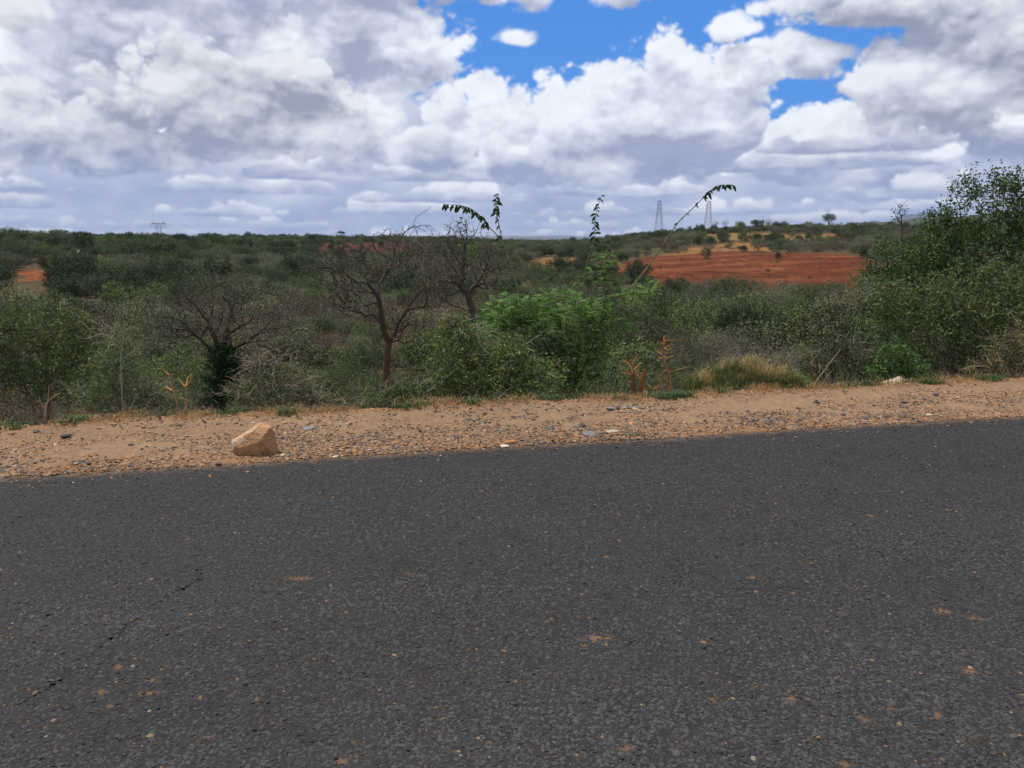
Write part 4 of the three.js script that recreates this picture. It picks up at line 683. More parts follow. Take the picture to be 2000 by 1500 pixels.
// dead orange plants: traced stems with curling branches
function stalk(label, name, cat, base, D, col, list) { const t = thing(name, label, cat, base); for (const [part, pts, r0, r1, dz, c] of list) { const p = new THREE.CatmullRomCurve3(P2(pts, D, dz)).getPoints(10), m = new MB(base); m.tube(p, p.map((_, k) => lerp(r0, r1, k / 10)), 6, c ?? col); m.build(part, barkMat, t); } return t; }
const Z8 = (l) => l.map(([x, y]) => [1200 + x / 4, 600 + y / 4]), Z1 = (l) => l.map(([x, y]) => [230 + x * .2267, 480 + y * .2267]);
const footOf = (px, py, D) => { const p = at(px, py, D); p.y = Math.max(heightAt(p.x, p.z), Math.abs(alongS(p.x, p.z) - S_FAR - 1) < 1.3 ? vergeY(alongT(p.x, p.z), alongS(p.x, p.z) - S_FAR) : -9); return p; };
{ const D = 8.45, b = (l, r0 = .0065, dz = 0) => ['branch', Z8(l), r0, .003, dz];
  stalk('tall dry orange stalk with upturned curling branches beside the stubby one', 'dead_stalk', 'dead plant', footOf(1307, 767, D), D, C.orange, [['stem', Z8([[430, 690], [435, 560], [405, 460], [375, 370], [385, 290], [405, 220]]), .012, .005, 0, [.40, .19, .075]],
    b([[375, 405], [340, 390], [325, 355]]), b([[385, 395], [430, 392], [462, 376]], .006, .2), b([[380, 352], [420, 355], [455, 350]], .006, -.1), b([[375, 348], [350, 332], [333, 308]]), b([[390, 325], [425, 298], [472, 294]], .006, .15), b([[388, 305], [402, 266], [430, 260], [486, 258]], .006, -.15), b([[385, 292], [358, 280], [344, 250]]), b([[392, 285], [386, 250], [390, 222]], .006, .1), b([[398, 275], [418, 245], [420, 212]], .006, -.1), b([[430, 505], [400, 495], [370, 512]]), b([[428, 585], [390, 556], [370, 512]]), b([[432, 505], [490, 490], [580, 465]], .005, .2), b([[378, 375], [345, 350], [328, 340]], .006, .2), b([[388, 320], [410, 330], [440, 330]], .006, -.2)]);
  const E8 = 8.3, q = (l, r0 = .009, dz = 0, c) => ['branch', Z8(l), r0, .0035, dz, c], brown = [.16, .085, .045];
  stalk('stubby orange-brown dead plant with two thick stumps and clawed branches', 'dead_stalk', 'dead plant', footOf(1240, 772, E8), E8, C.orange, [['trunk', Z8([[145, 700], [150, 600], [145, 520]]), .03, .02, 0, brown], ['trunk', Z8([[205, 690], [215, 590], [242, 485]]), .028, .018, -.05, [.24, .11, .05]],
    q([[145, 570], [120, 520], [42, 463]]), q([[145, 520], [112, 440], [52, 420]], .01, .1), q([[150, 505], [150, 430], [186, 372]], .012), q([[150, 470], [122, 432], [98, 392]], .009, -.15), q([[130, 525], [95, 520], [52, 508]], .008, .15), q([[150, 595], [112, 582], [88, 560]]), q([[155, 490], [190, 450], [212, 430]], .009, .1), q([[220, 575], [178, 532], [166, 498]], .008, .1), q([[235, 560], [262, 620], [300, 642]], .008, .1), q([[228, 590], [238, 640], [262, 665]], .008, -.1), q([[300, 640], [330, 630], [350, 600]], .007), q([[225, 540], [190, 500], [200, 460]], .01), q([[150, 540], [180, 505], [190, 480]], .009), q([[110, 445], [85, 425], [92, 400]], .007), q([[240, 600], [250, 655], [240, 670]], .007), q([[335, 655], [352, 640], [346, 602]], .006)]);
  const F = 7.75; stalk('pair of thin dry orange stalks with pods beside the grey stump', 'dead_stalk', 'dead plant', footOf(360, 802, F), F, [.40, .24, .085], [['stem', Z1([[515, 1370], [482, 1262], [455, 1180], [440, 1110]]), .007, .006, 0], ['pod', Z1([[440, 1115], [402, 1078], [376, 1036]]), .009, .003, 0], ['pod', Z1([[468, 1250], [445, 1232], [418, 1212]]), .009, .003, .1], ['branch', Z1([[448, 1150], [446, 1110], [456, 1072]]), .004, .002, 0], ['stem', Z1([[592, 1400], [593, 1300], [588, 1215]]), .006, .006, 0, [.34, .25, .1]], ['branch', Z1([[588, 1215], [552, 1182], [518, 1136]]), .006, .003, .1], ['pod', Z1([[588, 1215], [622, 1168], [640, 1112]]), .009, .003, 0], ['pod', Z1([[592, 1205], [600, 1150], [632, 1108]]), .008, .003, .1]]);
  stalk('pale forked dead stem in the brown scrub near the left edge', 'dead_stalk', 'dead plant', footOf(89, 822, 7.1), 7.1, [.38, .28, .18], [['stem', [[89, 824], [89, 798], [93, 786], [105, 774], [118, 768]], .008, .003, 0], ['branch', [[93, 786], [95, 770], [96, 752]], .005, .002, 0], ['branch', [[89, 800], [80, 788], [76, 774]], .004, .002, 0]]);
  stalk('bare forked brown sapling stem right of the grass mound', 'dead_stalk', 'dead plant', footOf(1587, 748, 9.1), 9.1, [.17, .11, .07], [['stem', Z8([[1545, 590], [1548, 540], [1525, 440], [1520, 350]]), .02, .006, 0], ['branch', Z8([[1530, 450], [1560, 400], [1600, 360]]), .007, .002, .2], ['branch', Z8([[1525, 430], [1505, 380], [1500, 330]]), .007, .002, -.2]]);
  stalk('long pale dry stick leaning over the verge edge', 'dry_stick', 'stick', footOf(1590, 752, 8.9), 8.9, [.36, .27, .16], [['stem', Z8([[1560, 610], [1600, 545], [1660, 470], [1715, 395], [1770, 325]]), .008, .003, 0], ['branch', Z8([[1650, 480], [1680, 430], [1725, 420]]), .004, .002, 0], ['branch', Z8([[1630, 600], [1660, 540], [1700, 500]]), .005, .002, 0]]);
}
function stump(label, px, py, w, h, D, c) { const b = footOf(px, py, D), k = D / FOCAL, t = thing('tree_stump', label, 'stump', b), g = new THREE.CylinderGeometry(w * .42 * k, w * .56 * k, h * k, 14, 6), p = g.attributes.position, col = []; for (let i = 0; i < p.count; i++) { const a = Math.atan2(p.getZ(i), p.getX(i)), f = 1 + .16 * Math.sin(a * 3 + px) + .12 * noise3(Math.cos(a) * 2, p.getY(i) * 9, Math.sin(a) * 2); p.setXYZ(i, p.getX(i) * f, p.getY(i) + (p.getY(i) > h * k * .49 ? .02 * Math.sin(a * 2) : 0), p.getZ(i) * f); const q = 1 + .35 * noise3(Math.cos(a) * 6, p.getY(i) * 14, Math.sin(a) * 6); col.push(c[0] * q, c[1] * q, c[2] * q); } g.setAttribute('color', new THREE.Float32BufferAttribute(col, 3)); g.computeVertexNormals(); g.translate(0, h * k * .5 - .02, 0); put('stump_wood', g, barkMat, t); }
stump('weathered grey tree stump at the verge edge below the orange pods', 353, 806, 11, 30, 7.6, [.26, .22, .19]);
stump('small pinkish-brown stump left of the tangled grey thorn bush', 437, 801, 9, 20, 7.65, [.30, .20, .14]);

// ---------------------------------------------------------------- grass and small growth at the verge's edge
function blades(mb, p, r, n, h, w, col, lean = .5, wide = .1) { for (let k = 0; k < n; k++) { const a = r() * 6.28, b = V(p.x + (r() - .5) * wide * 2, p.y - .01, p.z + (r() - .5) * wide * 2), l = h * (.5 + r() * .8), q = lean * (.3 + r()), m = b.clone().add(V(Math.cos(a) * q * l * .35, l * .6, Math.sin(a) * q * l * .35)), e = b.clone().add(V(Math.cos(a) * q * l, l * (1 - q * .35), Math.sin(a) * q * l)), s = V(-Math.sin(a), 0, Math.cos(a)).multiplyScalar(w / 2), c = tint(col, r, .3); const i = mb.vert(b.x - s.x, b.y, b.z - s.z, 0, .6, .8, c); mb.vert(b.x + s.x, b.y, b.z + s.z, 0, .6, .8, c); mb.vert(m.x - s.x * .8, m.y, m.z - s.z * .8, 0, .6, .8, c); mb.vert(m.x + s.x * .8, m.y, m.z + s.z * .8, 0, .6, .8, c); mb.vert(e.x, e.y, e.z, 0, .6, .8, c); mb.i.push(i, i + 1, i + 2, i + 1, i + 3, i + 2, i + 2, i + 3, i + 4); } }
{ const r = rng(81), D = 8.55, base = footOf(1450, 772, D), t = thing('grass_mound', 'mound of yellowing dry grass and weeds behind the red stone', 'grass mound', base), g = new MB(base), d = new MB(base), w = new MB(base);
  for (let k = 0; k < 900; k++) { const x = 1335 + r() * 240, hgt = Math.sin(clamp((x - 1320) / 270, 0, 1) * 3.14), y = 768 - Math.sqrt(r()) * 60 * hgt * (.65 + .7 * (.5 + .5 * noise3(x * .035, 5, 1))), p = at(x, y, D + r() * .5), green = noise3(x * .02, 3, y * .05) + (y > 742 ? .35 : .06) ;
    blades(green > .05 ? g : d, p, r, 7, .08 + .14 * r() * r(), .005, green > .05 ? [.14, .165, .055] : [.42, .33, .15], .8, .06); }
  for (let k = 0; k < 95; k++) { const x = 1395 + r() * 165, p = at(x, 730 - r() * 18, D + r() * .5), e = p.clone().add(V((r() - .5) * .12, .16 + r() * .13, 0)); w.tube([p, p.clone().lerp(e, .5).add(V((r() - .5) * .02, 0, 0)), e, e.clone().add(V((r() - .3) * .07, .015, 0))], [.0025, .002, .0018, .001], 3, [.33, .29, .25]); for (let q = 0; q < 9; q++) w.leaf(p.clone().lerp(e, .45 + r() * .6), rdir(r), rdir(r), .022, .006, [.36, .31, .26]); }
  g.build('green_grass', leafMat, t, 'stuff'); d.build('dry_grass', leafMat, t, 'stuff'); w.build('dry_stem', leafMat, t, 'stuff'); }
{ const r = rng(82), green = new MB(), dry = new MB(), litter = new MB();
  const dense = [[1170, 1360, 1, 16], [540, 640, 1, 9], [1700, 2000, .5, 8], [700, 820, .5, 6], [100, 320, .55, 6], [1360, 1460, .9, 7], [900, 1130, .5, 8]];
  for (let k = 0; k < 11000; k++) { const t = -6 + r() * 17.5, e = vergeEdge(t), p0 = fromTS(t, S_FAR + e), px = 1000 + FOCAL * p0.x / -p0.z; let w = .12; for (const [a, b, q] of dense) if (px > a && px < b) w = Math.max(w, q); w *= smooth(-.05, .35, noise3(t * 2.2, 4, 4)); if (r() > w) continue; const p = vergePoint(t, e - .18 + (r() + r()) * .22 - .05); blades(green, p, r, 8, .045 + .04 * r(), .009, [.075, .125, .045], .9, .05); }
  for (let k = 0; k < 5600; k++) { const t = -6 + r() * 17.5, e = vergeEdge(t), p = vergePoint(t, e - .12 + (r() + r() - .6) * .3), w = smooth(-.3, .3, noise3(t * 1.6, 9, 2)); if (r() > w) continue; if (r() < .55) blades(dry, p, r, 5, .05 + .06 * r(), .005, r() < .4 ? [.42, .23, .09] : [.36, .27, .13], .9, .06);
    else { const a = r() * 6.28, d = V(Math.cos(a), .25 * r(), Math.sin(a)), l = .03 + .09 * r(); litter.tube([p, p.clone().addScaledVector(d, l * .5).add(V(0, .01, 0)), p.clone().addScaledVector(d, l)], [.0022, .002, .001], 3, tint([.38, .24, .12], r)); } }
  for (const [x, y, n] of [[340, 831, 20], [288, 836, 8], [1120, 861, 12], [1240, 849, 14], [1710, 815, 14], [1768, 815, 16], [1620, 833, 8], [40, 836, 14], [590, 812, 20]]) { const p = onVerge(x, y); for (let k = 0; k < n; k++) blades(green, V(p.x + (r() - .5) * .13, p.y, p.z + (r() - .5) * .05), r, 5, .025, .006, [.10, .135, .055], 1, .03); }
  const a = green.build('green_grass', leafMat, scene, 'stuff'); tag(a, 'low bright green ground cover along the outer edge of the verge', 'grass');
  tag(dry.build('dry_grass', leafMat, scene, 'stuff'), 'straw-coloured dry grass tufts along the verge edge', 'grass');
  tag(litter.build('dry_litter', leafMat, scene, 'stuff'), 'orange-brown dry twigs strewn along the verge edge', 'litter');
  const bank_ = new MB(), rb = rng(83); // dry undergrowth on the bank beyond
  for (let k = 0; k < 9000; k++) { const t = -9 + rb() * 25, s = S_FAR + VERGE + .15 + rb() * rb() * 9, p = fromTS(t, s); p.y = heightAt(p.x, p.z); const g = noise3(t * .8, 5, s * .8); blades(bank_, p, rb, 5, .12 + .12 * rb(), .008, g > .1 ? [.085, .105, .045] : g > -.15 ? [.13, .095, .06] : [.10, .07, .05], .8, .14); }
  tag(bank_.build('undergrowth', leafMat, scene, 'stuff'), 'dry brown and green undergrowth covering the bank below the verge', 'undergrowth');
}

// ---------------------------------------------------------------- the tan boulder and the larger stones
function boulderGeo(planes, seed, detail, rough, col, col2) {
  const g = new THREE.IcosahedronGeometry(1, detail), p = g.attributes.position, c = [];
  for (let i = 0; i < p.count; i++) { let x = p.getX(i), y = p.getY(i), z = p.getZ(i), k = 9, k2 = 9; for (const [a, b, d, h] of planes) { const q = x * a + y * b + z * d; if (q > .02) { const v = h / q; if (v < k) { k2 = k; k = v; } else if (v < k2) k2 = v; } }
    k = -Math.log(Math.exp(-k * 220) + Math.exp(-k2 * 220)) / 220; k *= 1 + rough * (fbm(x * 2.6 + seed, y * 2.6, z * 2.6, 4) * .9 + .35 * Math.abs(noise3(x * 5 + seed, y * 7, z * 5)));
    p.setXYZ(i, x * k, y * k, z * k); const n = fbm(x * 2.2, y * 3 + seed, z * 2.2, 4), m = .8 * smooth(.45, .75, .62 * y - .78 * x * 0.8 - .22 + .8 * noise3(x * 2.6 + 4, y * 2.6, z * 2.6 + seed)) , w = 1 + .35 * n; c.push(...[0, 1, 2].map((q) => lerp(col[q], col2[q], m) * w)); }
  g.setAttribute('color', new THREE.Float32BufferAttribute(c, 3)); g.deleteAttribute('uv'); g.deleteAttribute('normal'); g.computeVertexNormals(); return g;
}
const rockMat = dull({ vertexColors: true, roughness: .95, flatShading: true }, .25);
const norm = (a, b, c, h) => { const l = Math.hypot(a, b, c); return [a / l, b / l, c / l, h]; };
{ const p = onVerge(496, 886), D = -p.z, k = D / FOCAL; p.y += .0;
  const g = boulderGeo([norm(-.52, .84, .12, .56), norm(-.12, .5, .86, .60), norm(.1, -.18, 1, .62), norm(1, .12, .3, .78), norm(.9, .5, -.2, 1.0), norm(.25, 1, .1, .86), norm(0, -1, 0, .5), norm(-1, -.25, .2, .95), norm(-.3, .2, -1, .7), norm(.6, .2, -1, .75), norm(-.7, -.35, .75, .84), norm(.55, -.5, .7, .74), norm(.75, .35, .65, .84), norm(-.8, .25, .55, .82), norm(.2, .8, .55, .76)], 3, 30, .09, [.37, .215, .11], [.44, .37, .29]);
  g.scale(42 * k / .92, 31 * k / .7, 30 * k / .8); g.computeBoundingBox(); g.translate(0, -g.boundingBox.min.y - .012, 0);
  const m = put('boulder', g, rockMat, scene); m.position.set(p.x, p.y, p.z - .02); tag(m, 'tan broken boulder sitting on the verge right beside the asphalt', 'boulder'); }
{ const p = at(1492, 764, 8.75), k = 8.75 / FOCAL, g = boulderGeo([norm(-.5, .8, .3, .5), norm(.2, -.2, 1, .6), norm(1, .3, .3, .8), norm(0, -1, .1, .5), norm(-1, 0, .3, .9), norm(0, .3, -1, .7), norm(.3, 1, 0, .55), norm(.6, -.6, .6, .7)], 9, 7, .1, [.42, .16, .075], [.5, .27, .15]);
  g.scale(19 * k, 17 * k, 17 * k); const m = put('stone', g, rockMat, scene); m.position.set(p.x, p.y + 9 * k, p.z + .05); m.rotation.z = .15; tag(m, 'reddish blocky stone at the foot of the dry grass mound', 'stone'); }
{ const D = 9.15, p = at(1756, 757, D), k = D / FOCAL, g = boulderGeo([norm(-.35, .9, .2, .4), norm(0, .2, 1, .6), norm(.9, .5, .2, .75), norm(0, -1, 0, .4), norm(-1, .3, .2, .95), norm(0, .2, -1, .7), norm(.5, .8, .2, .48)], 14, 7, .07, [.40, .32, .22], [.34, .28, .2]);
  g.scale(27 * k, 26 * k, 20 * k); const m = put('stone', g, rockMat, scene); m.position.set(p.x, p.y + 5 * k, p.z); tag(m, 'pale slanting flat stone at the verge edge on the right', 'stone'); }
const STONES = [0, 1, 2, 3, 4, 5].map((k) => { const g = pebbleGeo(500 + k, 2, .75, 7); return g; });
const stoneTones = { dark: [.075, .07, .075], grey: [.19, .18, .175], tan: [.36, .22, .12], orange: [.42, .19, .08], pale: [.46, .39, .28] };
const toneMat = {}; for (const [n, c] of Object.entries(stoneTones)) toneMat[n] = [0.8, 1, 1.2].map((q) => dull({ color: new THREE.Color().setRGB(c[0] * q, c[1] * q, c[2] * q), roughness: .95, flatShading: true }, .25));
const stoneMarks = [[40, 'the left edge'], [160, 'the dark cluster'], [340, 'the grey stump'], [500, 'the boulder'], [605, 'the blue-grey slab'], [757, 'the crooked tree'], [920, 'the thorny bush'], [1090, 'the feathery bush'], [1230, 'the stubby orange plant'], [1305, 'the tall orange stalk'], [1450, 'the grass mound'], [1590, 'the leaning stick'], [1756, 'the slanting stone'], [1850, 'the shaded thicket'], [1965, 'the right edge']], stoneSeen = {};
const stoneLabel = (what, x, y) => { let m = stoneMarks[0]; for (const q of stoneMarks) if (Math.abs(q[0] - x) < Math.abs(m[0] - x)) m = q; const f = (y - (828 - 70 * x / 2000)) / 98, side = Math.abs(m[0] - x) < 14 ? 'level with' : x < m[0] ? 'left of' : 'right of', band = f < .33 ? 'by the bushes' : f < .66 ? 'in mid-verge' : 'by the asphalt', k = `${what} loose stone ${band}, ${side} ${m[1]}`, n = (stoneSeen[k] = (stoneSeen[k] ?? -1) + 1); return n ? ['', 'another ', 'third ', 'fourth ', 'fifth ', 'sixth '][Math.min(5, n)] + k : k; };
function stone(px, py, w, tone, label, group, flat = .6, what) { if (Array.isArray(what)) { const q = what, tn = { dark: 'dark', tan: 'tan', grey: 'grey' }[tone], k = `broken ${tn} stone in the loose pile, ${q[1] < 796 ? 'back' : q[1] < 801 ? 'middle' : 'front'} row, ${['left end', 'left part', 'centre', 'right part', 'right end'][clamp(Math.floor((q[0] - 1188) / 16), 0, 4)]}`, n = (stoneSeen[k] = (stoneSeen[k] ?? -1) + 1); label = (n ? ['', 'second ', 'third ', 'fourth '][Math.min(3, n)] : '') + k; } label ||= stoneLabel(`${w > 9 ? 'larger' : 'small'} ${{ dark: 'dark', tan: 'tan', orange: 'orange', pale: 'pale', grey: 'grey' }[tone]}`, px, py); const r = rng(px * 31 + py * 7 + 3), p = py > 935 || groundS(px, py) < 0 ? groundAt(px, py) : onVerge(px, py), k = -p.z / FOCAL, m = shadows(new THREE.Mesh(STONES[Math.floor(r() * 6)], toneMat[tone][Math.floor(r() * 3)])); m.name = numbered('stone'); const s = w * k / 1.65; m.scale.set(s, s * flat, s * .8); m.rotation.y = r() * 6.28; m.position.set(p.x, p.y + s * flat * .32, p.z); scene.add(m); return tag(m, label, 'stone', group); }
function groundS(px, py) { const p = groundAt(px, py); return alongS(p.x, p.z) - S_FAR; }
for (const a of [[129, 853, 17, 'dark', 'dark stone alone on the bare dirt left of the boulder'], [160, 903, 15, 'dark', 'larger dark stone of the small cluster near the left end of the asphalt edge'], [148, 906, 11, 'grey', 'grey flat chip in the small cluster near the left end of the asphalt edge', null, .35], [174, 905, 11, 'dark', 'right-hand dark stone of the small cluster near the left end of the asphalt edge'], [428, 907, 13, 'dark', 'black angular stone at the asphalt edge just left of the boulder'], [603, 837, 27, 'grey', 'flat blue-grey slab lying in the dirt right of the boulder', null, .28], [169, 817, 15, 'orange', 'rounded orange stone at the far edge of the verge on the left'], [1197, 844, 25, 'pale', 'long pale flat stone near the asphalt in the middle', null, .3], [995, 864, 26, 'orange', 'flat orange stone at the asphalt edge in the middle', null, .3], [985, 872, 18, 'pale', 'pale chip touching the asphalt below the flat orange stone', null, .3], [1125, 852, 10, 'orange', 'small round pinkish-orange stone beside the long pale flat one', null, .9], [1150, 847, 34, 'grey', 'low weathered grey slab sunk in the dirt between the two flat stones', null, .16], [1645, 813, 13, 'dark', 'dark upright stone on the right part of the verge', null, .9], [1688, 819, 17, 'dark', 'dark broad stone close to the asphalt edge on the right', null, .6], [1826, 772, 12, 'dark', 'maroon-dark stone on the clean dirt at the right', null, .7], [1774, 788, 8, 'dark', 'small dark stone standing alone on the right-hand dirt', null, .8], [1136, 832, 13, 'dark', 'dark cube-like stone in the stony middle of the verge', null, .9], [1076, 838, 18, 'dark', 'flat dark stone in the stony middle of the verge', null, .4], [918, 823, 16, 'dark', 'dark stone at the left end of the stony patch', null, .5], [774, 876, 13, 'dark', 'dark pebble at the asphalt edge right of the boulder', null, .6], [771, 811, 9, 'dark', 'small dark stone below the crooked bare tree', null, .7], [655, 893, 11, 'pale', 'pale pebble at the asphalt edge right of the boulder', null, .6], [552, 890, 9, 'pale', 'pale pebble just right of the boulder', null, .6], [535, 842, 9, 'pale', 'pale chip behind the boulder', null, .6], [1966, 737, 14, 'dark', 'black lump at the dry foot of the far-right bush', null, .8], [1462, 1257, 15, 'grey', 'loose pale grey stone lying on the asphalt', null, .5], [1262, 1037, 13, 'pale', 'thin white chip lying on the asphalt', null, .15], [1870, 1000, 9, 'grey', 'small grey chip lying on the asphalt at the right', null, .3]]) stone(...a);
{ const r = rng(91); for (let k = 0; k < 26; k++) { const x = 1188 + r() * 80, y = 791 + r() * 14; stone(x, y, 6 + r() * 7, r() < .4 ? 'grey' : r() < .6 ? 'dark' : 'tan', 0, 'stones of the loose pile', .5, [x, y]); }
  for (let k = 0; k < 110; k++) { const x = 20 + r() * 1960, t = x / 2000, top = 828 - 70 * t, bot = 925 - 112 * t, y = lerp(top, bot, .15 + r() * .8), w = 5.5 + r() * r() * 8, c = Math.exp(-(((x - 1050) / 260) ** 2)); if (Math.hypot(x - 496, (y - 880) * 2) < 75) continue; const dark = r() < .45 + .3 * c; stone(x, y, w, dark ? 'dark' : r() < .5 ? 'tan' : r() < .6 ? 'orange' : 'pale', 0, 'loose stones on the dirt verge', .4 + r() * .4, dark ? 'small dark' : 'small light'); } }

// ---------------------------------------------------------------- far things: pylons, huts
const steel = new THREE.MeshStandardMaterial({ color: new THREE.Color().setRGB(.26, .25, .27), roughness: .6, metalness: .3 });
function lattice(label, px, pyTop, pyBase, D, wBase, wTop, arms) {
  const k = D / FOCAL, base = at(px, pyBase, D); const top = at(px, pyTop, D).y, H = top - base.y, t = thing('pylon', label, 'pylon', base), m = new MB(base), a = new MB(base), w = (v) => lerp(wBase, wTop, Math.pow(v, .8)) * k / 2, th = .15;
  const corner = (v, sx, sz) => V(base.x + sx * w(v), base.y + H * v, base.z + sz * w(v)), L = [0, .2, .37, .52, .65, .77, .88, 1];
  for (const sx of [-1, 1]) for (const sz of [-1, 1]) m.tube(L.map((v) => corner(v, sx, sz)), th, 4, [1, 1, 1]);
  for (let i = 0; i < L.length - 1; i++) for (const [a1, a2] of [[[-1, 1], [1, 1]], [[1, 1], [1, -1]], [[1, -1], [-1, -1]], [[-1, -1], [-1, 1]]]) { m.tube([corner(L[i], ...a1), corner(L[i + 1], ...a2)], th * .55, 3, [1, 1, 1]); m.tube([corner(L[i], ...a2), corner(L[i + 1], ...a1)], th * .55, 3, [1, 1, 1]); m.tube([corner(L[i + 1], ...a1), corner(L[i + 1], ...a2)], th * .5, 3, [1, 1, 1]); }
  for (const [v, half] of arms) { const y = base.y + H * v, e = half * k; a.tube([V(base.x - e, y, base.z), V(base.x, y + .9, base.z), V(base.x + e, y, base.z)], th * .8, 4, [1, 1, 1]); a.tube([V(base.x - e, y, base.z), V(base.x + e, y, base.z)], th * .7, 4, [1, 1, 1]); }
  m.build('lattice', steel, t); a.build('crossarm', steel, t); return base;
}
lattice('slim steel pylon on the skyline left of the arching shoot', 1286, 392, 462, 820, 17, 4.5, [[.99, 4], [.87, 5], [.78, 5]]);
lattice('slim steel pylon on the hilltop behind the arching shoot', 1382, 393, 458, 800, 17, 5, [[.99, 4], [.88, 7], [.8, 6]]);
{ const D = 900, k = D / FOCAL, base = at(311, 472, D), t = thing('pylon', 'wide-armed steel pylon on the left skyline with a flat crossarm', 'pylon', base), m = new MB(base), a = new MB(base), ins = new MB(base), q = (x, y, z = 0) => at(x, y, D + z), W1 = [1, 1, 1];
  for (const z of [-1.2, 1.2]) { for (const l of [[[312, 472], [311, 462], [304, 447], [300, 438]], [[312, 472], [312, 462], [316, 447], [318.5, 438]], [[311.5, 462], [308, 447], [305, 438]], [[312, 462], [313, 447], [314, 438]]]) m.tube(l.map(([x, y]) => q(x, y, z)), .22, 4, W1); a.tube([q(294.5, 437, z), q(324, 437.6, z)], .26, 4, W1); a.tube([q(294.5, 437, z), q(300, 435, z), q(318, 435.4, z), q(324, 437.6, z)], .2, 4, W1); for (let x = 297; x < 322; x += 3) a.tube([q(x, 437.2, z), q(x + 1.5, 435.3, z), q(x + 3, 437.3, z)], .12, 3, W1); }
  for (const x of [300.5, 318]) a.tube([q(x, 437), q(x - (x < 310 ? 2 : -1), 431.5)], .3, 4, W1);
  for (const x of [295, 309, 323.5]) ins.tube([q(x, 437), q(x, 445)], .2, 4, W1);
  for (const y of [445, 450, 456]) m.tube([q(305 + (y - 447) * .4, y), q(315.5 - (y - 447) * .2, y)], .14, 3, W1);
  m.build('lattice', steel, t); a.build('crossarm', steel, t); ins.build('insulator', steel, t); }
{ const A = at(1286, 398, 820), B = at(1382, 399, 800), L = at(640, 452, 1500), m = (p, q, sag) => { const l = []; for (let i = 0; i <= 30; i++) { const u = i / 30, v = p.clone().lerp(q, u); v.y -= sag * 4 * u * (1 - u); l.push(v); } return l; };
  for (const [off, lab] of [[0, 'uppermost thin wire running left from the slim pylons'], [-4, 'second thin wire running left from the slim pylons'], [-7, 'lowest thin wire running left from the slim pylons']]) { const o = V(0, off, 0), w = new MB(A); w.tube([...m(L.clone().add(o), A.clone().add(o), 20), ...m(A.clone().add(o), B.clone().add(o), 3)], .05, 3, [.5, .5, .5]); const x = w.build('power_line', steel, scene); x.position.copy(A); tag(x, lab, 'power line'); } }
function hut(label, px, py, wpx, hpx, D, roofC) { const p = at(px, py, D); const gy = heightAt(p.x, p.z), k = D / FOCAL, w = wpx * k, top = p.y, H = Math.max(1.2, top - gy), b = V(p.x, gy, p.z), t = thing('hut', label, 'hut', b); const wall = new THREE.BoxGeometry(w * .86, H * .8, w * .7); wall.translate(0, H * .4, 0); put('wall', wall, new THREE.MeshStandardMaterial({ color: new THREE.Color().setRGB(.42, .38, .32), roughness: .9 }), t); const s = new THREE.Shape(); s.moveTo(-w / 2, 0); s.lineTo(-w * .3, hpx * k); s.lineTo(w * .3, hpx * k); s.lineTo(w / 2, 0); const roof = new THREE.ExtrudeGeometry(s, { depth: w * .8, bevelEnabled: false }); roof.translate(0, H * .8 + .003, -w * .4); put('roof', roof, new THREE.MeshStandardMaterial({ color: new THREE.Color().setRGB(...roofC), roughness: .6 }), t); }
hut('small white-roofed hut among the trees on the left slope', 148, 492, 15, 6, 150, [.72, .72, .72]);
hut('tiny pale-roofed hut at the far left, lower than the other roof', 60, 497, 9, 3.5, 150, [.6, .58, .52]);
hut('tiny white-roofed hut left of the crooked bare tree', 602, 527, 12, 3.5, 120, [.75, .75, .76]);

// ---------------------------------------------------------------- trees and bushes one can name on the far slopes
function farBush(kind, k, px, py, w, h, label, D) { const p = D ? at(px, py, D) : hit(px, py), d = -p.z, size = w * d / FOCAL / 4.2, nat = P[kind][k % P[kind].length].h ?? 2.5; if (D) p.y = Math.max(p.y, -99); return bushThing(kind, k, p, size, (h * d / FOCAL) / (nat * size), px * 1.7, label); }
for (const n of Object.keys(P)) for (const q of P[n]) { q.merged.computeBoundingBox(); q.h = q.merged.boundingBox.max.y; }
farBush('umbrella', 0, 1618, 443, 28, 26, 'lone umbrella-shaped tree on the skyline right of the hilltop', 325);
farBush('dark', 0, 112, 540, 82, 60, 'big round dark tree beside the small red clearing on the left', 110);
farBush('dark', 1, 441, 502, 56, 42, 'dark round-topped tree on the left skyline, right of the wide-armed pylon', 200);
farBush('thorn', 1, 112, 478, 62, 34, 'pale rounded treetop rising above the skyline at the left', 210);
farBush('thorn', 2, 262, 474, 26, 20, 'small rounded treetop on the skyline left of the wide-armed pylon', 240);
farBush('dark', 2, 165, 487, 50, 36, 'dark tree above the white-roofed hut', 165);
farBush('dark', 0, 490, 525, 60, 28, 'dark leafy bush on the slope above the spreading acacia', 130);
farBush('dark', 0, 20, 476, 90, 34, 'dark treetop at the far left of the skyline', 190);
farBush('green', 1, 75, 478, 60, 30, 'rounded green treetop on the skyline, next to the far-left dark one', 200);
farBush('dark', 1, 160, 474, 44, 24, 'dark treetop on the skyline right of the pale rounded one', 230);
farBush('thorn', 0, 205, 474, 60, 16, 'low broad treetop on the skyline above the white-roofed hut', 240);
farBush('dark', 2, 350, 476, 44, 20, 'dark bush on the skyline just right of the wide-armed pylon', 230);
farBush('green', 2, 405, 478, 50, 18, 'green treetop on the skyline left of the dark round-topped tree', 220);
farBush('dark', 0, 620, 470, 50, 14, 'dark scrubby treetop on the skyline left of the small flat-topped tree', 400);
farBush('thorn', 1, 1585, 492, 130, 26, 'long grey-green bush along the top edge of the red field', 215);
farBush('dark', 2, 1500, 494, 60, 30, 'dark bush above the lone one on the red field', 215);
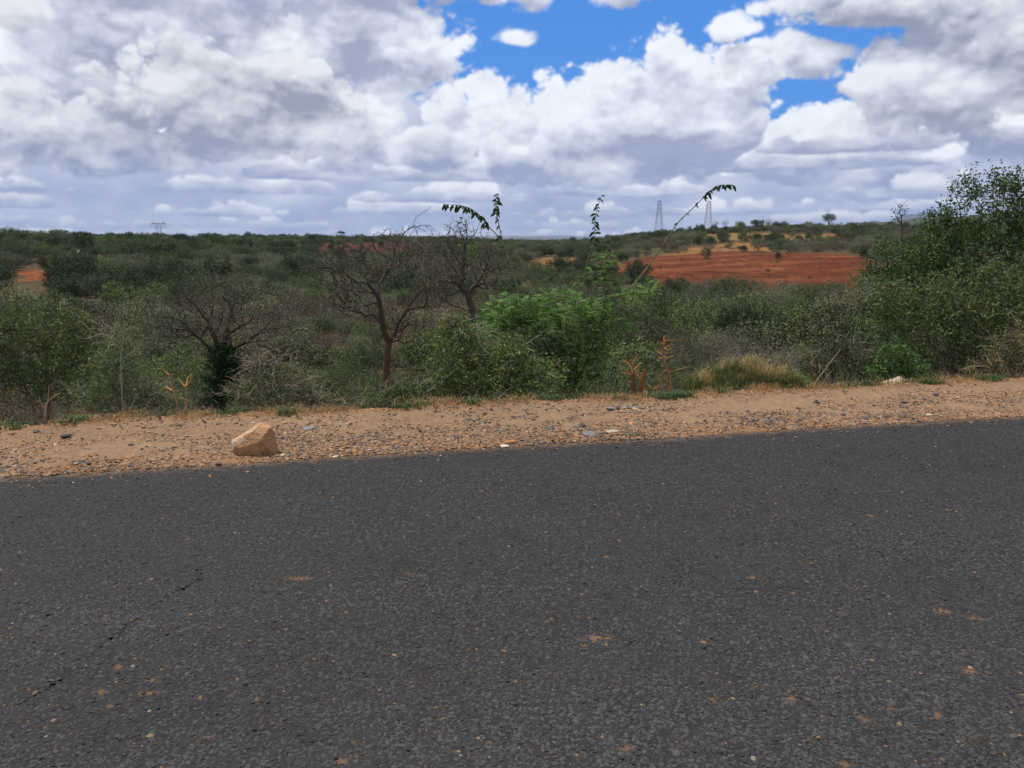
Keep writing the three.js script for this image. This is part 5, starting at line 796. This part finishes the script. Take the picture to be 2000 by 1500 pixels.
farBush('dark', 1, 1660, 496, 60, 26, 'dark bush at the top right corner of the red field', 210);
farBush('grey', 1, 1440, 494, 50, 16, 'greyish bush on the tan bank above the red field', 215);
farBush('tree', 0, 667, 466, 17, 15, 'small flat-topped tree on the skyline above the crooked bare tree', 420);
farBush('green', 1, 1446, 445, 24, 15, 'small dark-crowned tree among the hilltop group', 335);
farBush('dark', 1, 1478, 445, 36, 18, 'dark wide tree in the middle of the hilltop group', 335);
farBush('bare', 0, 1396, 444, 22, 16, 'bare bushy tree at the left end of the hilltop group', 335);
farBush('bare', 1, 1416, 444, 18, 18, 'second bare bushy tree of the hilltop group', 335);
farBush('bare', 1, 1502, 445, 26, 22, 'ragged tall tree right of the dark wide one on the hilltop', 335);
farBush('bare', 0, 1532, 444, 24, 16, 'thin leafless tree at the right end of the hilltop group', 335);
farBush('thorn', 0, 1340, 473, 58, 22, 'light green rounded bush on the shoulder of the right hill');
farBush('dark', 1, 1284, 470, 50, 20, 'dark bush at the foot of the left slim pylon');
farBush('green', 1, 1700, 470, 60, 26, 'light green bush right of the dry grass strip below the umbrella tree', 280);
farBush('thorn', 1, 1378, 507, 26, 26, 'small tree on the upper edge of the red field with a rubble patch beneath');
farBush('dark', 2, 1518, 509, 15, 18, 'lone little dark bush in the middle of the red field');
farBush('dark', 0, 1246, 535, 34, 30, 'round dark bush at the left end of the red field');
farBush('green', 0, 1424, 583, 78, 48, 'round green bush overlapping the lower edge of the red field');
farBush('bare', 1, 1544, 580, 40, 34, 'grey-brown bare bush at the lower edge of the red field');
farBush('bare', 0, 1463, 525, 8, 6, 'tiny dry tuft on the red field, left of its centre');
farBush('bare', 1, 1502, 545, 12, 9, 'low dry tuft low on the red field');
for (const [i, [x, y, w, h, l]] of [[1330, 508, 8, 6, 'tiny shrub near the top left of the red field'], [1600, 506, 10, 4, 'low tuft near the top right of the red field'], [1445, 512, 7, 4, 'tiny tuft above the centre of the red field'], [1580, 545, 9, 7, 'small dark tuft low on the right part of the red field'], [1635, 562, 26, 7, 'dark low patch of scrub at the bottom right of the red field'], [1395, 548, 12, 8, 'tuft by the pale gully on the red field'], [1500, 532, 14, 6, 'ragged tuft beside the ochre scar on the red field'], [1290, 525, 9, 6, 'small tuft at the left of the red field'], [1350, 540, 10, 6, 'dry tuft left of the round green bush on the red field'], [1560, 520, 7, 4, 'lone speck of scrub right of the little dark bush'], [1518, 515, 9, 6, 'low tuft at the foot of the lone little dark bush']].entries()) farBush(i % 3 ? 'grey' : 'thorn', i, x, y, w, h, l);
farBush('thorn', 2, 1460, 640, 150, 66, 'wide grey-green bush in front of the red field, right of the round green one');
farBush('thorn', 0, 1640, 640, 150, 80, 'broad dull green bush below the right end of the red field');
farBush('grey', 0, 1330, 620, 110, 60, 'smoky grey bush left of the round green one below the red field');

// ---------------------------------------------------------------- the scrub that fills the valley
{ const r = rng(101), spots = [], frame = (x, z) => Math.abs(x / -z) < .74 && z < 0, n0 = {};
  const keep = [[735, 782, 12.5], [385, 475, 13.4], [1210, 1330, 10]];
  for (const [r0, r1, cell, s0, s1, share] of [[11, 26, 1.5, .26, .5, .92], [26, 60, 2.8, .45, .95, .93], [60, 150, 4.1, .75, 1.5, .93], [150, 460, 4.4, .75, 1.4, .85], [460, 1100, 8.5, 1.1, 2.0, .75], [1100, 2600, 26, 1.6, 3, .8]]) {
    const lim = r1; for (let x = -lim; x < lim; x += cell) for (let z = -lim; z < 0; z += cell) {
      const X = x + (r() - .5) * cell * .9, Z = z + (r() - .5) * cell * .9, d = Math.hypot(X, Z), u1 = r(), u2 = r(), u3 = r(), u4 = r();
      if (d < r0 || d > r1 || Math.abs(X / -Z) > (d < 60 ? 1.0 : .78) || u1 > share) continue;
      const s = alongS(X, Z) - S_FAR - VERGE; if (s < 2.2) continue;
      let sc = lerp(s0, s1, u2 * u2 * .6 + u2 * .4), bare = 1; for (const [poly, , k] of FIELDS) if (d > 40 && inside(poly, X, Z + 2)) bare = Math.min(bare, k); if (u3 > bare) continue; if (bare < 1) sc *= .6;
      const px = 1000 + FOCAL * X / -Z; if (px > 22 && px < 118 && d > 68 && d < 128) continue; if (keep.some(([a, b, q]) => px > a && px < b && d < q)) continue;
      const a = Math.atan2(X, -Z) * R2D, g = noise3(X * .03, 2, Z * .03), v = g + (u4 - .5) * .9; let kind;
      if (d < 26) kind = v > .15 ? 'nearGreen' : v > -.4 ? 'nearThorn' : v > -.5 ? 'grey' : 'bare';
      else if (a < -14 && d > 90) kind = v > .1 ? 'dark' : v > -.25 ? 'green' : 'thorn';
      else kind = v > .3 ? 'dark' : v > .0 ? 'green' : v > -.36 ? 'thorn' : v > -.55 ? 'grey' : 'bare';
      spots.push({ X, Z, d, sc, kind, k: Math.floor(r() * 3), turn: r() * 6.28, tall: .75 + r() * .5, look: sc / d, tone: r(), px, a });
    }
  }
  P.nearGreen = [1, 2].map((k) => proto(170 + k, { n: 560, ell: domes(90 + k, 5, 1.9, 2.6), leafCol: C.fresh, per: 11, len: .075, wid: .032, spread: .13, minTips: 1, rTip: .006 }));
  P.nearThorn = [1, 2].map((k) => proto(180 + k, { n: 640, ell: domes(95 + k, 5, 2, 2.4), leafCol: C.scrub, per: 8, len: .07, wid: .028, spread: .12, minTips: 1, rTip: .006, bark: C.twig }));
  KIND.nearGreen = KIND.green; KIND.nearThorn = KIND.thorn;
  spots.sort((a, b) => b.look - a.look);
  const marks = [[-60, 'the left edge'], [60, 'the small red clearing'], [150, 'the white-roofed hut'], [235, 'the spiky weed'], [310, 'the wide-armed pylon'], [370, 'the orange pods'], [432, 'the spreading acacia'], [500, 'the acacia\'s right arm'], [560, 'the grey thorn tangle'], [640, 'the dull red bank'], [700, 'the crooked tree\'s left arm'], [757, 'the crooked trunk'], [830, 'the crooked tree\'s right arm'], [915, 'the second bare tree'], [970, 'the tufted shoot'], [1050, 'the tan clearing'], [1110, 'the feathery bush'], [1165, 'the upright leafy shoot'], [1235, 'the stubby orange plant'], [1300, 'the tall orange stalk'], [1382, 'the hilltop pylon'], [1450, 'the grass mound'], [1518, 'the red field\'s middle'], [1618, 'the umbrella tree'], [1690, 'the red field\'s right end'], [1756, 'the pale slanting stone'], [1850, 'the tallest edge bush'], [1960, 'the right edge']];
  const zone = (d) => (d < 17 ? 'just below the verge' : d < 26 ? 'on the bank' : d < 40 ? 'on the near side' : d < 60 ? 'low down' : d < 90 ? 'in the bottom' : d < 150 ? 'across the valley' : d < 240 ? 'on the far slope' : 'near the skyline');
  const taken = {}, sizes = ['', 'smaller ', 'slighter ', 'third ', 'fourth ', 'fifth '];
  const masses = {}, yOf = (s) => heightAt(s.X, s.Z) - .05; let made = 0;
  for (const s of spots) {
    const list = P[s.kind], k = s.k % list.length;
    if (made < 285 && frame(s.X, s.Z)) {
      let m = marks[0]; for (const q of marks) if (Math.abs(q[0] - s.px) < Math.abs(m[0] - s.px)) m = q;
      const key = KIND[s.kind][1] + zone(s.d) + m[1], n = (taken[key] = (taken[key] ?? -1) + 1);
      bushThing(s.kind, k, V(s.X, yOf(s), s.Z), s.sc, s.tall, s.turn, `${sizes[Math.min(n, 5)]}${KIND[s.kind][1]} ${zone(s.d)}, behind ${m[1]}`, 'bushes of the valley scrub'); made++;
    } else { const kk = s.kind + k; (masses[kk] ??= { geo: list[k].merged, list: [] }).list.push(s); }
  }
  const Q = new THREE.Quaternion(), up = V(0, 1, 0), names = { thorn: 'grey-green thorn scrub covering the far slopes as one mass', green: 'fresh green scrub covering the far slopes as one mass', dark: 'dark green scrub covering the far slopes as one mass', grey: 'greyish half-leafless scrub covering the far slopes as one mass', bare: 'leafless brown scrub covering the far slopes as one mass', nearGreen: 'fresh green scrub on the bank beyond the picture', nearThorn: 'thorn scrub on the bank beyond the picture' };
  for (const [kk, { geo, list }] of Object.entries(masses)) {
    const m = shadows(new THREE.InstancedMesh(geo, farLeafMat, list.length)), M = new THREE.Matrix4(), c = new THREE.Color();
    list.forEach((s, i) => { Q.setFromAxisAngle(up, s.turn); m.setMatrixAt(i, M.compose(V(s.X, yOf(s), s.Z), Q, V(s.sc, s.sc * s.tall, s.sc))); const g = .7 + s.tone * .6; m.setColorAt(i, c.setRGB(g, g, g * .97)); });
    m.name = numbered('scrub'); m.userData.kind = 'stuff'; scene.add(m); tag(m, names[kk.replace(/\d/, '')], 'scrub', 'far scrub');
  }
  console.log('bushes', spots.length, 'single', made);
}

renderer.render(scene, camera);
